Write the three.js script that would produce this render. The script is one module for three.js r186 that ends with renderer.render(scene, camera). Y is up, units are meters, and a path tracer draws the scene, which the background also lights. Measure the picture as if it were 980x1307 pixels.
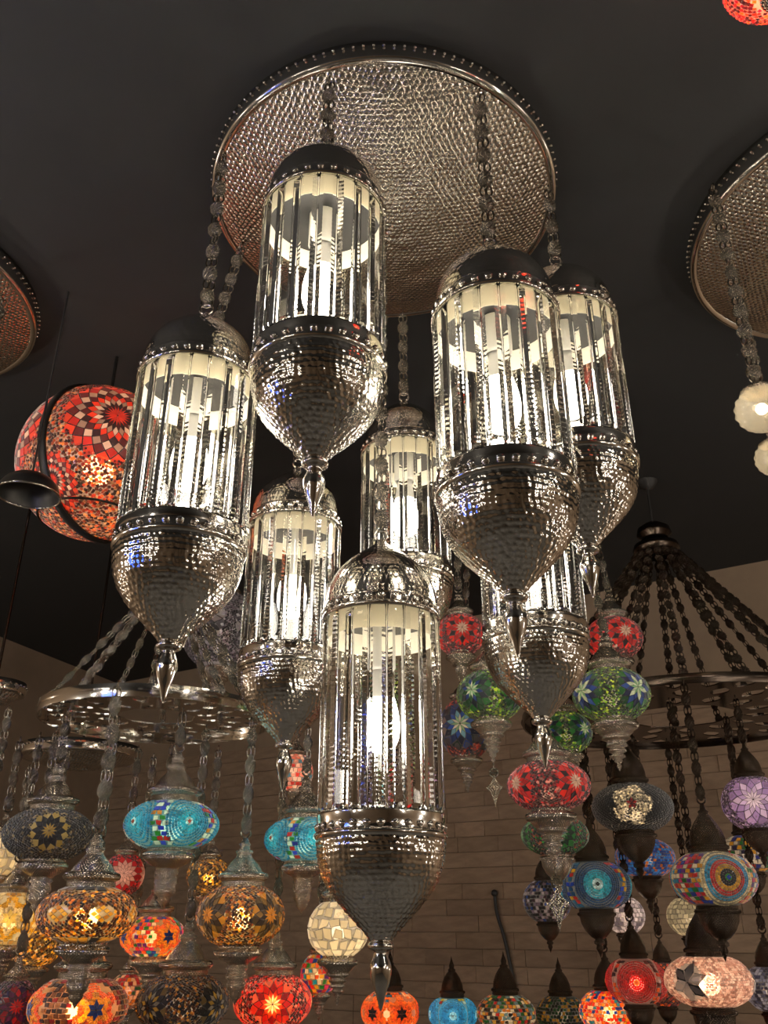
import * as THREE from 'three';
import { mergeGeometries } from 'three/addons/utils/BufferGeometryUtils.js';

// ---------------------------------------------------------------- camera, exposure
const W = 980, H = 1307, F = 1100, EYE = 1.6, PITCH = THREE.MathUtils.degToRad(25.5);
const C = Math.cos(PITCH), S = Math.sin(PITCH);
const scene = new THREE.Scene();
scene.background = new THREE.Color(0x000000);
const camera = new THREE.PerspectiveCamera(2 * Math.atan(H / 2 / F) * 180 / Math.PI, W / H, 0.05, 40);
camera.position.set(0, EYE, 0);
camera.lookAt(0, EYE + S, -C);
const renderer = new THREE.WebGLRenderer({ antialias: true });
renderer.toneMapping = THREE.LinearToneMapping;
renderer.toneMappingExposure = 1.2;
renderer.shadowMap.enabled = true;
const PENDANT_LIGHT = 0.5, PENDANT_GLOW = 45, LAMP_LIGHT = 0.042, UNSEEN_LIGHT = 1.3;   // candela, emitted radiance, candela

// ---------------------------------------------------------------- helpers
function mulberry(a) { return () => { a |= 0; a = a + 0x6D2B79F5 | 0; let t = Math.imul(a ^ a >>> 15, 1 | a); t = t + Math.imul(t ^ t >>> 7, 61 | t) ^ t; return ((t ^ t >>> 14) >>> 0) / 4294967296; }; }
const rnd = mulberry(77);
const V = (x, y, z) => new THREE.Vector3(x, y, z);
// a pixel and a horizontal distance from the eye -> a point in the room; depth(): distance along the lens axis
const depth = (py, fwd) => fwd / (C - (H / 2 - py) / F * S);
function pt(px, py, fwd) {
  const yn = (H / 2 - py) / F, z = depth(py, fwd);
  return V((px - W / 2) / F * z, EYE + z * (S + yn * C), -fwd);
}
const used = {};
function numbered(n) { used[n] = (used[n] ?? -1) + 1; return used[n] ? `${n}_${String(used[n]).padStart(3, '0')}` : n; }
function tag(o, label, category, group, kind) {
  o.userData.label = label; o.userData.category = category;
  if (group) o.userData.group = group;
  if (kind) o.userData.kind = kind;
  return o;
}
function thing(name, label, category, pos, group) {
  const g = new THREE.Group(); g.name = numbered(name); g.position.copy(pos); scene.add(g);
  return tag(g, label, category, group);
}
function part(parent, name, geo, mat, stuff) {
  const m = new THREE.Mesh(geo, mat); m.name = name; m.castShadow = m.receiveShadow = true; parent.add(m);
  if (stuff) m.userData.kind = 'stuff';
  return m;
}
function struct(name, geo, mat) { const m = part(scene, name, geo, mat); m.userData.kind = 'structure'; return m; }
function lampLight(parent, y, color, cd, radius) {
  const l = new THREE.PointLight(color, cd, 0, 2); l.position.y = y; l.castShadow = true; l.shadow.radius = radius / 0.02; parent.add(l); return l;
}
// surface of revolution; a profile point is [r, y] or [r, y, flute]; uv in metres
function revolve(profile, seg = 40, teeth = 0) {
  const n = profile.length, pos = [], uv = [], idx = [];
  let rm = 0; for (const p of profile) rm = Math.max(rm, p[0]);
  let arc = 0;
  for (let i = 0; i < n; i++) {
    if (i) arc += Math.hypot(profile[i][0] - profile[i - 1][0], profile[i][1] - profile[i - 1][1]);
    for (let j = 0; j <= seg; j++) {
      const a = j / seg * Math.PI * 2, f = teeth && profile[i][2] ? 1 + profile[i][2] * (j % 2 ? 1 : -1) : 1;
      pos.push(profile[i][0] * f * Math.sin(a), profile[i][1], profile[i][0] * f * Math.cos(a));
      uv.push(a * rm, arc);
    }
  }
  for (let i = 0; i < n - 1; i++) for (let j = 0; j < seg; j++) {
    const a = i * (seg + 1) + j, b = a + 1, c = a + seg + 1, d = c + 1;
    idx.push(a, b, d, a, d, c);
  }
  const g = new THREE.BufferGeometry();
  g.setAttribute('position', new THREE.Float32BufferAttribute(pos, 3));
  g.setAttribute('uv', new THREE.Float32BufferAttribute(uv, 2));
  g.setIndex(idx); g.computeVertexNormals();
  const N = g.attributes.normal;
  for (let i = 0; i < n; i++) {
    const a = i * (seg + 1), b = a + seg;
    const v = V(N.getX(a) + N.getX(b), N.getY(a) + N.getY(b), N.getZ(a) + N.getZ(b)).normalize();
    N.setXYZ(a, v.x, v.y, v.z); N.setXYZ(b, v.x, v.y, v.z);
  }
  return g;
}
function smooth(points, n) {   // a finer profile through the points
  const c = new THREE.CatmullRomCurve3(points.map((p) => V(p[0], p[1], 0)), false, 'centripetal');
  return c.getPoints(n).map((p) => [Math.max(p.x, 0.0002), p.y]);
}
function ringOf(n, r, y, make) { const out = []; for (let i = 0; i < n; i++) { const g = make(i); g.rotateY(0); g.translate(0, y, r); g.rotateY(i / n * Math.PI * 2); out.push(g); } return mergeGeometries(out); }
const plain = (g) => { const h = g.index ? g.toNonIndexed() : g; return h; };

// ---------------------------------------------------------------- textures
function dataTex(w, h, fn, srgb) {
  const d = new Uint8Array(w * h * 4);
  for (let y = 0; y < h; y++) for (let x = 0; x < w; x++) { const c = fn(x, y), o = (y * w + x) * 4; d[o] = c[0]; d[o + 1] = c[1]; d[o + 2] = c[2]; d[o + 3] = 255; }
  const t = new THREE.DataTexture(d, w, h); t.wrapS = t.wrapT = THREE.RepeatWrapping; t.magFilter = THREE.LinearFilter;
  if (srgb) t.colorSpace = THREE.SRGBColorSpace;
  t.needsUpdate = true; return t;
}
function hammerTex() {           // hexagonal hammer dents, 16 x 18 in 0.128 m
  const n = 512, cols = 16, rows = 18, r = mulberry(5), jit = [];
  for (let i = 0; i < cols * rows; i++) jit.push([(r() - 0.5) * 0.28, (r() - 0.5) * 0.28, 0.75 + 0.5 * r()]);
  return dataTex(n, n, (x, y) => {
    const u = x / n * cols, v = y / n * rows; let best = 9, dep = 1;
    for (let jy = -1; jy <= 1; jy++) for (let jx = -1; jx <= 1; jx++) {
      const row = Math.floor(v) + jy, R = ((row % rows) + rows) % rows, off = (R % 2) * 0.5, col = Math.floor(u - off) + jx, Cc = ((col % cols) + cols) % cols, J = jit[R * cols + Cc];
      const dx = u - (col + 0.5 + off + J[0]), dy = (v - (row + 0.5 + J[1])) * 0.89, d = dx * dx + dy * dy;
      if (d < best) { best = d; dep = J[2]; }
    }
    const h = Math.min(1, best * 2.6) * 210 * (0.6 + 0.4 * dep) + 20; return [h, h, h];
  });
}
function latticeTex() { const n = 64; return dataTex(n, n, (x, y) => { const a = Math.abs(Math.sin((x + y) / n * Math.PI * 4)), b = Math.abs(Math.sin((x - y) / n * Math.PI * 4)); const h = 255 * Math.min(a, b); return [h, h, h]; }); }
function noiseTex(n, lo, hi, seed, cells) {
  const r = mulberry(seed), layers = cells.map((c) => ({ c, v: Float32Array.from({ length: c * c }, () => r()) }));
  const s = (t) => t * t * (3 - 2 * t);
  return dataTex(n, n, (x, y) => {
    let k = 0, w = 0, a = 1;
    for (const { c, v } of layers) {
      const u = x / n * c, q = y / n * c, i = Math.floor(u), j = Math.floor(q), fu = s(u - i), fv = s(q - j), g = (p, o) => v[(o % c) * c + (p % c)];
      k += a * ((g(i, j) * (1 - fu) + g(i + 1, j) * fu) * (1 - fv) + (g(i, j + 1) * (1 - fu) + g(i + 1, j + 1) * fu) * fv); w += a; a *= 0.65;
    }
    k /= w; return [0, 1, 2].map((m) => lo[m] + (hi[m] - lo[m]) * k);
  }, true);
}
const HAMMER = hammerTex(), LATTICE = latticeTex();
function rep(t, su, sv) { const c = t.clone(); c.repeat.set(su, sv); c.needsUpdate = true; return c; }

// ---------------------------------------------------------------- materials
const metal = (color, roughness, extra = {}) => new THREE.MeshStandardMaterial({ color, roughness, metalness: 1, ...extra });
const M = {
  dish: metal(0xe4ded2, 0.11, { bumpMap: rep(HAMMER, 1 / 0.155, 1 / 0.155), bumpScale: 0.0024 }),
  bowl: metal(0xd8d4cc, 0.07),
  dome: metal(0xd4cfc6, 0.07, { bumpMap: rep(HAMMER, 1 / 0.24, 1 / 0.24), bumpScale: 0.0006 }),
  silver: metal(0xdcd8d0, 0.1),
  filigree: metal(0x9c9588, 0.18, { bumpMap: rep(LATTICE, 1 / 0.012, 1 / 0.012), bumpScale: 0.0009 }),
  link: metal(0x9c9588, 0.14),
  antique: metal(0xc6beb0, 0.13, { bumpMap: rep(LATTICE, 1 / 0.022, 1 / 0.022), bumpScale: 0.0009 }),
  bronze: metal(0x54493f, 0.2, { bumpMap: rep(LATTICE, 1 / 0.022, 1 / 0.022), bumpScale: 0.0012 }),
  bronzeLink: metal(0x4a4038, 0.22),
  iron: new THREE.MeshStandardMaterial({ color: 0x2a2724, roughness: 0.45, metalness: 0.7 }),
  gem: metal(0xf4f2ee, 0.04),
  crystal: new THREE.MeshPhysicalMaterial({ color: 0xfdfcf8, roughness: 0.0, transmission: 1, thickness: 0.01, ior: 1.52 }),
  cream: new THREE.MeshPhysicalMaterial({ color: 0xdcd6c4, roughness: 0.95, transmission: 0.5, thickness: 0, side: THREE.DoubleSide }),
  darkPlate: new THREE.MeshStandardMaterial({ color: 0x100f0e, roughness: 0.5, metalness: 0.1 }),
  plastic: new THREE.MeshStandardMaterial({ color: 0xd6d4cc, roughness: 0.4 }),
  tile: new THREE.MeshPhysicalMaterial({ color: 0xffffff, vertexColors: true, roughness: 0.74, transmission: 0.85, thickness: 0, ior: 1.5, side: THREE.DoubleSide }),
  tileDense: new THREE.MeshPhysicalMaterial({ color: 0xffffff, vertexColors: true, roughness: 0.9, transmission: 0.85, thickness: 0, ior: 1.5, side: THREE.DoubleSide }),
  pendantBulb: new THREE.MeshStandardMaterial({ color: 0xffffff, roughness: 0.5, emissive: 0xfff6e8, emissiveIntensity: PENDANT_GLOW }),
  cable: new THREE.MeshStandardMaterial({ color: 0x1c1917, roughness: 0.6 }),
};
const bulbMats = {};
function bulbMat(hex, e = 5) { return bulbMats[hex + '_' + e] ??= new THREE.MeshStandardMaterial({ color: 0xffffff, roughness: 0.5, emissive: hex, emissiveIntensity: e }); }
const glassMats = {};
function glassMat(hex0, t = 0.55) { const hex = new THREE.Color(hex0).lerp(new THREE.Color(0xffffff), 0.28).getHex(); return glassMats[hex + '_' + t] ??= new THREE.MeshPhysicalMaterial({ color: hex, roughness: 0.3, transmission: t, thickness: 0, ior: 1.5, side: THREE.DoubleSide }); }

// ---------------------------------------------------------------- the room: plan points as (x, distance ahead)
const CEIL = 1.25;                                        // ceiling above the eye
const A2 = [-1.54, 4.92], dB = [0.8487, -0.5289], dL = [-0.3312, -0.9436];
const at2 = (o, d, t) => [o[0] + d[0] * t, o[1] + d[1] * t];
const D2 = at2(A2, dB, 6), G2 = at2(A2, dL, 7), E2 = at2(D2, dL, 7);
const plaster = new THREE.MeshStandardMaterial({ roughness: 0.9, map: rep(noiseTex(256, [118, 100, 82], [142, 122, 100], 3, [6, 17, 50, 128]), 0.5, 0.5) });
function wallBox(name, p, q, inside, y0, y1, mat, thick = 0.16) {
  const dx = q[0] - p[0], dz = -(q[1] - p[1]), L = Math.hypot(dx, dz);
  let nx = -dz / L, nz = dx / L; const mx = (p[0] + q[0]) / 2, mz = -(p[1] + q[1]) / 2;
  if ((inside[0] - mx) * nx + (-inside[1] - mz) * nz > 0) { nx = -nx; nz = -nz; }
  const g = new THREE.BoxGeometry(L + 2 * thick, y1 - y0, thick);
  const u = g.attributes.uv, P = g.attributes.position; for (let i = 0; i < u.count; i++) u.setXY(i, P.getX(i), P.getY(i));
  const m = struct(name, g, mat);
  m.position.set(mx + nx * thick / 2, (y0 + y1) / 2, mz + nz * thick / 2); m.rotation.y = Math.atan2(-dz, dx);
  return m;
}
const TOP = EYE + CEIL;
const wallBack = wallBox('wall_back', A2, D2, [0, 0], 0, TOP, plaster);
wallBox('wall_left', A2, G2, [0, 0], 0, TOP, plaster);
wallBox('wall_right', D2, E2, [0, 0], 0, TOP, plaster);
wallBox('wall_front', G2, E2, [0, 0], 0, TOP, plaster);
{
  const hull = [A2, D2, E2, G2];
  const slab = (name, y, mat) => {
    const sh = new THREE.Shape(hull.map((p) => new THREE.Vector2(p[0], p[1]))), g = new THREE.ExtrudeGeometry(sh, { depth: 0.16, bevelEnabled: false });
    g.rotateX(-Math.PI / 2); g.translate(0, y, 0); return struct(name, g, mat);
  };
  slab('ceiling', TOP, new THREE.MeshStandardMaterial({ roughness: 0.75, map: rep(noiseTex(256, [21, 21, 20], [27, 26, 25], 9, [8, 40, 128]), 0.7, 0.7) }));
  slab('floor', -0.16, new THREE.MeshStandardMaterial({ roughness: 0.5, map: rep(noiseTex(256, [86, 84, 80], [106, 103, 98], 19, [8, 40, 128]), 0.7, 0.7) }));
}
// split-faced stone cladding on the lower part of the back wall: courses of separate bricks
{
  const n2 = [dB[1], -dB[0]];                              // towards the room: (-0.53, -0.85)
  const inward = V(n2[0], 0, -n2[1]), along = V(dB[0], 0, -dB[1]);
  const turn = Math.atan2(dB[1], dB[0]);
  const stoneMap = noiseTex(128, [205, 198, 190], [255, 250, 244], 23, [4, 9, 22, 60]);
  const r = mulberry(41), tones = ['8f7b68', '8a7663', '95806c', '8c7864', '857260', '917d6a'].map((h, i) => new THREE.MeshStandardMaterial({ roughness: 0.92, color: '#' + h, map: stoneMap }));
  const courseH = 0.058, joint = 0.0018, top = EYE + 0.78, rest = [];
  const stone = [];
  for (let k = 0; k < 8; k++) {                            // uneven faces, unit box
    const g = new THREE.BoxGeometry(1, 1, 1, 3, 2, 1), P = g.attributes.position;
    const off = Array.from({ length: 12 }, () => (r() - 0.5) * 0.25);
    for (let i = 0; i < P.count; i++) if (P.getZ(i) > 0.49) { const a = Math.round((P.getX(i) + 0.5) * 3), b = Math.round((P.getY(i) + 0.5) * 2); P.setZ(i, 0.5 + off[a * 3 + b]); }
    g.computeVertexNormals(); stone.push(g);
  }
  const M4 = new THREE.Matrix4(); let count = 0;
  for (let row = 0; row < 26; row++) {
    const y = top - (row + 0.5) * courseH; let s = -0.1 * r();
    while (s < 4.35) {
      const len = 0.13 + 0.17 * r(), d = 0.010 + 0.006 * r(), mid = s + len / 2, p = V(A2[0], y, -A2[1]).addScaledVector(along, mid).addScaledVector(inward, d / 2);
      const g = stone[Math.floor(r() * 8)], mat = tones[Math.floor(r() * 6)];
      const sc = V(len - joint, courseH - joint, d);
      if (s > 2.0 && s + len < 3.75 && row >= 1 && row < 24 && count < 300) {
        const m = part(wallBack, 'brick', g, mat); count++;
        m.position.copy(p).sub(wallBack.position).applyAxisAngle(V(0, 1, 0), -wallBack.rotation.y); m.rotation.y = turn - wallBack.rotation.y; m.scale.copy(sc);
      } else {
        const q = g.clone(); q.scale(sc.x, sc.y, sc.z); q.rotateY(turn); q.translate(p.x, p.y, p.z); rest.push(q);
      }
      s += len;
    }
  }
  const g = mergeGeometries(rest); g.translate(-wallBack.position.x, -wallBack.position.y, -wallBack.position.z); g.rotateY(-wallBack.rotation.y);
  part(wallBack, 'brick_cladding', g, tones[0], true);
}

// ---------------------------------------------------------------- chains
const BEAD = (() => {
  const g = revolve(smooth([[0.0025, -0.0165], [0.0068, -0.0125], [0.0108, -0.006], [0.0114, 0], [0.0108, 0.006], [0.0068, 0.0125], [0.0025, 0.0165]], 10), 16), P = g.attributes.position;
  for (let i = 0; i < P.count; i++) { const k = (Math.floor(i / 17) + (i % 17)) % 2 ? 1.08 : 0.86; P.setX(i, P.getX(i) * k); P.setZ(i, P.getZ(i) * k); }
  const h = g.toNonIndexed(); h.computeVertexNormals(); return h;
})();
function loop(w, h, r, seg = 10) { const g = new THREE.TorusGeometry(1, 1, 4, seg), P = g.attributes.position; const t = new THREE.TorusGeometry(w, r, 4, seg); t.scale(1, h / w, 1); return t; }
const LINK = mergeGeometries([loop(0.0042, 0.0095, 0.0014).translate(-0.0045, 0, 0), loop(0.0042, 0.0095, 0.0014).translate(0.0045, 0, 0), loop(0.0036, 0.0036, 0.0011, 8).rotateY(Math.PI / 2).translate(0, 0.009, 0), loop(0.0036, 0.0036, 0.0011, 8).rotateY(Math.PI / 2).translate(0, -0.009, 0)]);
const RING = new THREE.TorusGeometry(0.0085, 0.0018, 6, 14);
const UNIT = mergeGeometries([BEAD, LINK.clone().translate(0, 0.024, 0)].map(plain));
const YUP = V(0, 1, 0);
function chain(parent, from, to, { bead = M.filigree, link = M.link, flat = 0.75, joined = false, endRing = true, name = 'chain', pitch = 0.048, wide = 1 } = {}) {
  // FROM and TO in the parent's own frame; from is the upper end
  const g = new THREE.Group(); g.name = name; parent.add(g);
  const dir = to.clone().sub(from), L = dir.length(), n = Math.max(1, Math.round((L - 0.016) / pitch)), step = (L - 0.012) / n;
  g.position.copy(from); g.quaternion.setFromUnitVectors(V(0, -1, 0), dir.normalize());
  const k = step / 0.048;
  for (let i = 0; i < n; i++) {
    const tw = rnd() * 1.2 - 0.6, y = -(0.012 + (i + 0.62) * step);
    if (joined) { const m = part(g, 'chain_bead', UNIT, bead); m.position.y = y; m.scale.set(wide, k, flat * wide); m.rotation.y = tw; continue; }
    const b = part(g, 'chain_bead', BEAD, bead); b.position.y = y; b.scale.set(wide, Math.min(1.1, k), flat * wide); b.rotation.y = tw;
    const l = part(g, 'chain_link', LINK, link); l.position.y = y + 0.024 * k; l.scale.set(wide, k, wide); l.rotation.y = tw + (rnd() - 0.5) * 0.6;
  }
  if (endRing) { const q = part(g, 'chain_ring', RING, link); q.position.y = -L + 0.004; const q2 = part(g, 'chain_ring', RING, link); q2.position.y = -0.004; q2.scale.setScalar(0.8); q2.rotation.y = 1.5; }
  return g;
}

// ---------------------------------------------------------------- hammered ceiling plates
const DX = 0, DF = 1.22, DR = 0.318, DH = 1.212;
function ceilingPlate(label, cx, fwd, R, rimH, drop, group, mat = M.dish) {
  // rimH: lower edge above the eye, drop: how far the middle bellies down
  const t = thing('ceiling_plate', label, 'ceiling plate', V(cx, EYE + rimH, -fwd), group);
  const nr = 64, seg = 180, pos = [], idx = [], uv = [];
  for (let i = 0; i <= nr; i++) for (let j = 0; j <= seg; j++) {
    const q = i / nr, a = j / seg * Math.PI * 2, r = q * (R - 0.012), x = r * Math.sin(a), z = r * Math.cos(a);
    const y = -drop * (1 - q * q) + 0.0018 * Math.sin(a * 5 + q * 9) * Math.sin(q * 13) + 0.0014 * Math.sin(a * 3 - q * 17 + 1.3) * q + 0.0008 * Math.sin(x * 61 + 1) * Math.sin(z * 67);
    pos.push(x, y, z); uv.push(x, z);
  }
  for (let i = 0; i < nr; i++) for (let j = 0; j < seg; j++) { const a = i * (seg + 1) + j, c = a + seg + 1; idx.push(a, c + 1, a + 1, a, c, c + 1); }
  const g = new THREE.BufferGeometry(); g.setAttribute('position', new THREE.Float32BufferAttribute(pos, 3)); g.setAttribute('uv', new THREE.Float32BufferAttribute(uv, 2)); g.setIndex(idx); g.computeVertexNormals();
  part(t, 'hammered_plate', g, mat);
  const up = CEIL - rimH > 0.08 ? 0.03 : CEIL - rimH;
  part(t, 'rim', revolve([[R - 0.014, 0.001], [R - 0.006, -0.003], [R, -0.001], [R + 0.002, 0.003], [R + 0.001, up * 0.5], [R, up - 0.0005], [R - 0.012, up - 0.0005], [0.01, up - 0.0005]], 96), M.silver);
  const nb = Math.round(2 * Math.PI * R / 0.016), one = new THREE.SphereGeometry(0.0028, 6, 5);
  part(t, 'rim_beads', ringOf(nb, R + 0.003, up * 0.62, () => one.clone()), M.silver, true);
  return t;
}
ceilingPlate('large round hammered silver plate with beaded rim, holding the crystal pendants', DX, DF, DR, DH, 0.07);

// ---------------------------------------------------------------- crystal pendants
const BARS = 20, RB = 0.0815;
function barGeo(len) {
  const w = 2 * Math.PI * RB / BARS / 2 - 0.0008, n = Math.round(len / 0.0035), rings = [];
  for (let i = 0; i <= n; i++) {
    const y = i / n * len, e = Math.min(1, Math.min(y, len - y) / 0.009), sc = 0.00024 * Math.cos(y / 0.007 * Math.PI * 2);
    const f = 0.0062 + sc, zo = 0.0005 + 0.0042 * e;
    rings.push([[-f, zo], [f, zo], [w, 0.0 + sc * 0.6], [w, -0.0012], [w - 0.0024, -0.0038], [-(w - 0.0024), -0.0038], [-w, -0.0012], [-w, 0.0 + sc * 0.6]].map(([x, z]) => V(x, y, z)));
  }
  const pos = [], tri = (a, b, c) => pos.push(a.x, a.y, a.z, b.x, b.y, b.z, c.x, c.y, c.z);
  for (let i = 0; i < n; i++) for (let k = 0; k < 8; k++) { const a = rings[i][k], b = rings[i][(k + 1) % 8], c = rings[i + 1][k], d = rings[i + 1][(k + 1) % 8]; tri(a, b, d); tri(a, d, c); }
  for (let k = 1; k < 7; k++) { tri(rings[0][0], rings[0][k + 1], rings[0][k]); tri(rings[n][0], rings[n][k], rings[n][k + 1]); }
  const g = new THREE.BufferGeometry(); g.setAttribute('position', new THREE.Float32BufferAttribute(pos, 3)); g.computeVertexNormals(); return g;
}
const BAR = { a: barGeo(0.243), b: barGeo(0.277) };
const DOME = revolve([...smooth([[0.0045, 0.134], [0.008, 0.128], [0.024, 0.114], [0.05, 0.094], [0.07, 0.072], [0.0795, 0.05], [0.083, 0.03], [0.0838, 0.022]], 26), [0.0852, 0.0205], [0.0852, 0.018], [0.0845, 0.0165], [0.0845, 0.007], [0.0878, 0.005], [0.0885, 0.002], [0.0878, -0.002], [0.0845, -0.002], [0.0845, 0.004]], 64);
const GEM = new THREE.OctahedronGeometry(0.0037, 0);
const DOME_GEMS = ringOf(30, 0.0858, 0.0118, () => new THREE.OctahedronGeometry(0.0048, 1).scale(1.15, 1, 0.6));
const COLLAR_GEMS = ringOf(30, 0.087, -0.0135, () => new THREE.OctahedronGeometry(0.0047, 1).scale(1.15, 1, 0.6));
const COLLAR = revolve([[0.0745, 0.004], [0.0865, 0.004], [0.0872, 0.001], [0.0866, -0.008], [0.0858, -0.009], [0.0858, -0.018], [0.0874, -0.0195], [0.0895, -0.022], [0.0898, -0.0245], [0.0885, -0.0275], [0.086, -0.029]], 64);
const BOWL = (() => {          // hammered all over: one shallow dent per cell, cells of one size from rim to neck
  const prof = smooth([[0.0862, -0.0285], [0.0845, -0.048], [0.0765, -0.075], [0.0615, -0.098], [0.041, -0.12], [0.023, -0.138], [0.0125, -0.15]], 96);
  const seg = 220, g = revolve(prof, seg), P = g.attributes.position, N = g.attributes.normal, cell = 0.0084, rj = mulberry(31), rows = [];
  const arc = [0]; for (let i = 1; i < prof.length; i++) arc.push(arc[i - 1] + Math.hypot(prof[i][0] - prof[i - 1][0], prof[i][1] - prof[i - 1][1]));
  const total = arc[arc.length - 1];
  for (let s = cell * 0.5; s < total; s += cell * 0.87) {
    let i = 0; while (arc[i] < s && i < arc.length - 1) i++;
    const r = prof[i][0], n = Math.max(5, Math.round(2 * Math.PI * r / cell));
    rows.push({ s, r, n, off: rj(), d: Array.from({ length: n }, () => [(rj() - 0.5) * 0.3, (rj() - 0.5) * 0.3 * cell, 0.6 + 0.7 * rj()]) });
  }
  const out = new Float32Array(P.count * 3);
  for (let k = 0; k < P.count; k++) {
    const i = Math.floor(k / (seg + 1)), th = (k % (seg + 1)) % seg / seg, s = arc[i]; let best = 9, amp = 1;
    for (const R of rows) if (Math.abs(R.s - s) < cell * 1.6) {
      const j0 = Math.round(th * R.n - R.off);
      for (let dj = -1; dj <= 1; dj++) { const j = ((j0 + dj) % R.n + R.n) % R.n, D = R.d[j], dx = (th * R.n - R.off - (j0 + dj) - D[0]) / R.n * 2 * Math.PI * prof[i][0], dy = s - R.s - D[1], d = (dx * dx + dy * dy) / (cell * cell); if (d < best) { best = d; amp = D[2]; } }
    }
    const h = -0.0012 * amp * Math.max(0, 1 - best * 3.0);
    out[k * 3] = P.getX(k) + N.getX(k) * h; out[k * 3 + 1] = P.getY(k) + N.getY(k) * h; out[k * 3 + 2] = P.getZ(k) + N.getZ(k) * h;
  }
  g.setAttribute('position', new THREE.BufferAttribute(out, 3)); g.computeVertexNormals(); const M2 = g.attributes.normal;
  for (let i = 0; i < prof.length; i++) { const a = i * (seg + 1), b = a + seg, v = V(M2.getX(a) + M2.getX(b), M2.getY(a) + M2.getY(b), M2.getZ(a) + M2.getZ(b)).normalize(); M2.setXYZ(a, v.x, v.y, v.z); M2.setXYZ(b, v.x, v.y, v.z); }
  return g;
})();
const FINIAL = revolve(smooth([[0.0122, -0.149], [0.0165, -0.1535], [0.0155, -0.158], [0.0085, -0.1615], [0.0095, -0.167], [0.0138, -0.179], [0.0115, -0.194], [0.0062, -0.209], [0.003, -0.221], [0.0008, -0.227]], 30), 28);
const BULB = revolve(smooth([[0.001, -0.046], [0.014, -0.042], [0.023, -0.028], [0.0255, -0.008], [0.023, 0.014], [0.019, 0.03]], 16), 24);
const BULB_NECK = revolve([[0.019, 0.03], [0.0185, 0.036], [0.0155, 0.056], [0.014, 0.058], [0.014, 0.075], [0.002, 0.075]], 20);
const TOPLOOP = new THREE.TorusGeometry(0.0095, 0.0022, 6, 16);
function crystalPendant(label, x, fwd, rimH, attachH, attach, kind = 'a') {
  // rimH: foot of the crystal cylinder above the eye
  const len = kind === 'b' ? 0.277 : 0.243, base = V(x, EYE + rimH + 0.0245, -fwd);
  const t = thing('crystal_pendant', label, 'pendant lamp', base, 'crystal pendants under the large hammered plate');
  const rot = rnd();
  for (let i = 0; i < BARS; i++) {
    const a = (i + rot) / BARS * Math.PI * 2, m = part(t, 'crystal_bar', BAR[kind], M.crystal);
    m.position.set(Math.sin(a) * RB, 0, Math.cos(a) * RB); m.rotation.y = a;
  }
  const dome = part(t, 'dome_cap', DOME, M.dome); dome.position.y = len;
  part(dome, 'rhinestones', DOME_GEMS, M.gem, true);
  const lp = part(dome, 'hanging_loop', TOPLOOP, M.silver); lp.position.y = 0.142;
  const plate = part(t, 'dark_dome_plate', revolve([[0.001, 0.0012], [0.0835, 0.0012], [0.0835, 0.0042], [0.001, 0.0042]], 40), M.darkPlate); plate.position.y = len;  // dark plate closing the dome, so its inside shows dark between the bars
  const ring = part(t, 'inner_ring', revolve([[0.0752, -0.032], [0.0762, -0.032], [0.0762, 0.001], [0.0752, 0.001], [0.0752, -0.032]], 48), M.cream); ring.position.y = len;
  const collar = part(t, 'collar', COLLAR, M.silver);
  part(collar, 'rhinestones', COLLAR_GEMS, M.gem, true);
  part(t, 'bowl', BOWL, M.bowl); part(t, 'finial', FINIAL, M.silver);
  const by = len * 0.47, neck = part(t, 'bulb_neck', BULB_NECK, M.plastic); neck.position.y = by;
  const stem = part(t, 'socket', revolve([[0.017, by + 0.07], [0.02, by + 0.075], [0.02, len + 0.0005], [0.001, len + 0.0005]], 20), M.plastic);
  const bulb = part(t, 'light_bulb', BULB, M.pendantBulb); bulb.position.y = by;
  lampLight(t, by - 0.008, 0xfff5e6, PENDANT_LIGHT, 0.022);
  const top = attach.clone().sub(base); top.y = EYE + attachH - base.y;
  chain(t, top, V(0, len + 0.150, 0), {});
  return t;
}
const ringAt = (deg, r = 0.296) => V(DX + Math.sin(deg * Math.PI / 180) * r, 0, -(DF - Math.cos(deg * Math.PI / 180) * r));
const CRYSTAL = [
  // label, x, ahead, rim height, kind
  ['crystal bar pendant with a dark dome, highest and hung closest beneath the hammered plate', -0.085, 0.929, 0.639, 'a', 1.196],
  ['crystal bar pendant in front of the large red mosaic globe', -0.276, 1.073, 0.451, 'a', 1.2],
  ['crystal bar pendant with a red glint on its dome, beside a higher twin', 0.152, 0.954, 0.474, 'a', 1.2],
  ['crystal bar pendant half hidden by the one with a red glint', 0.296, 1.153, 0.619, 'a', 1.2],
  ['crystal bar pendant hung above the red beaded lamps, behind the longest pendant', 0.041, 1.507, 0.573, 'a', 1.2],
  ['crystal bar pendant with its bowl beside the longest pendant and above the turquoise lamp', -0.167, 1.475, 0.399, 'a', 1.2],
  ['crystal bar pendant among the red and green mosaic lamps', 0.253, 1.39, 0.4215, 'a', 1.2],
  ['crystal bar pendant almost hidden behind the one before the red globe', -0.312, 1.30, 0.59, 'a', 1.2, -0.278],
  ['longest crystal bar pendant, lowest of all, on a long chain from the plate centre', -0.004, 1.231, 0.104, 'b', 1.15],
];
for (const [label, x, f, rim, kind, ah, ax] of CRYSTAL) crystalPendant(label, x, f, rim, ah, V(ax ?? x, 0, -f), kind);

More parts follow.
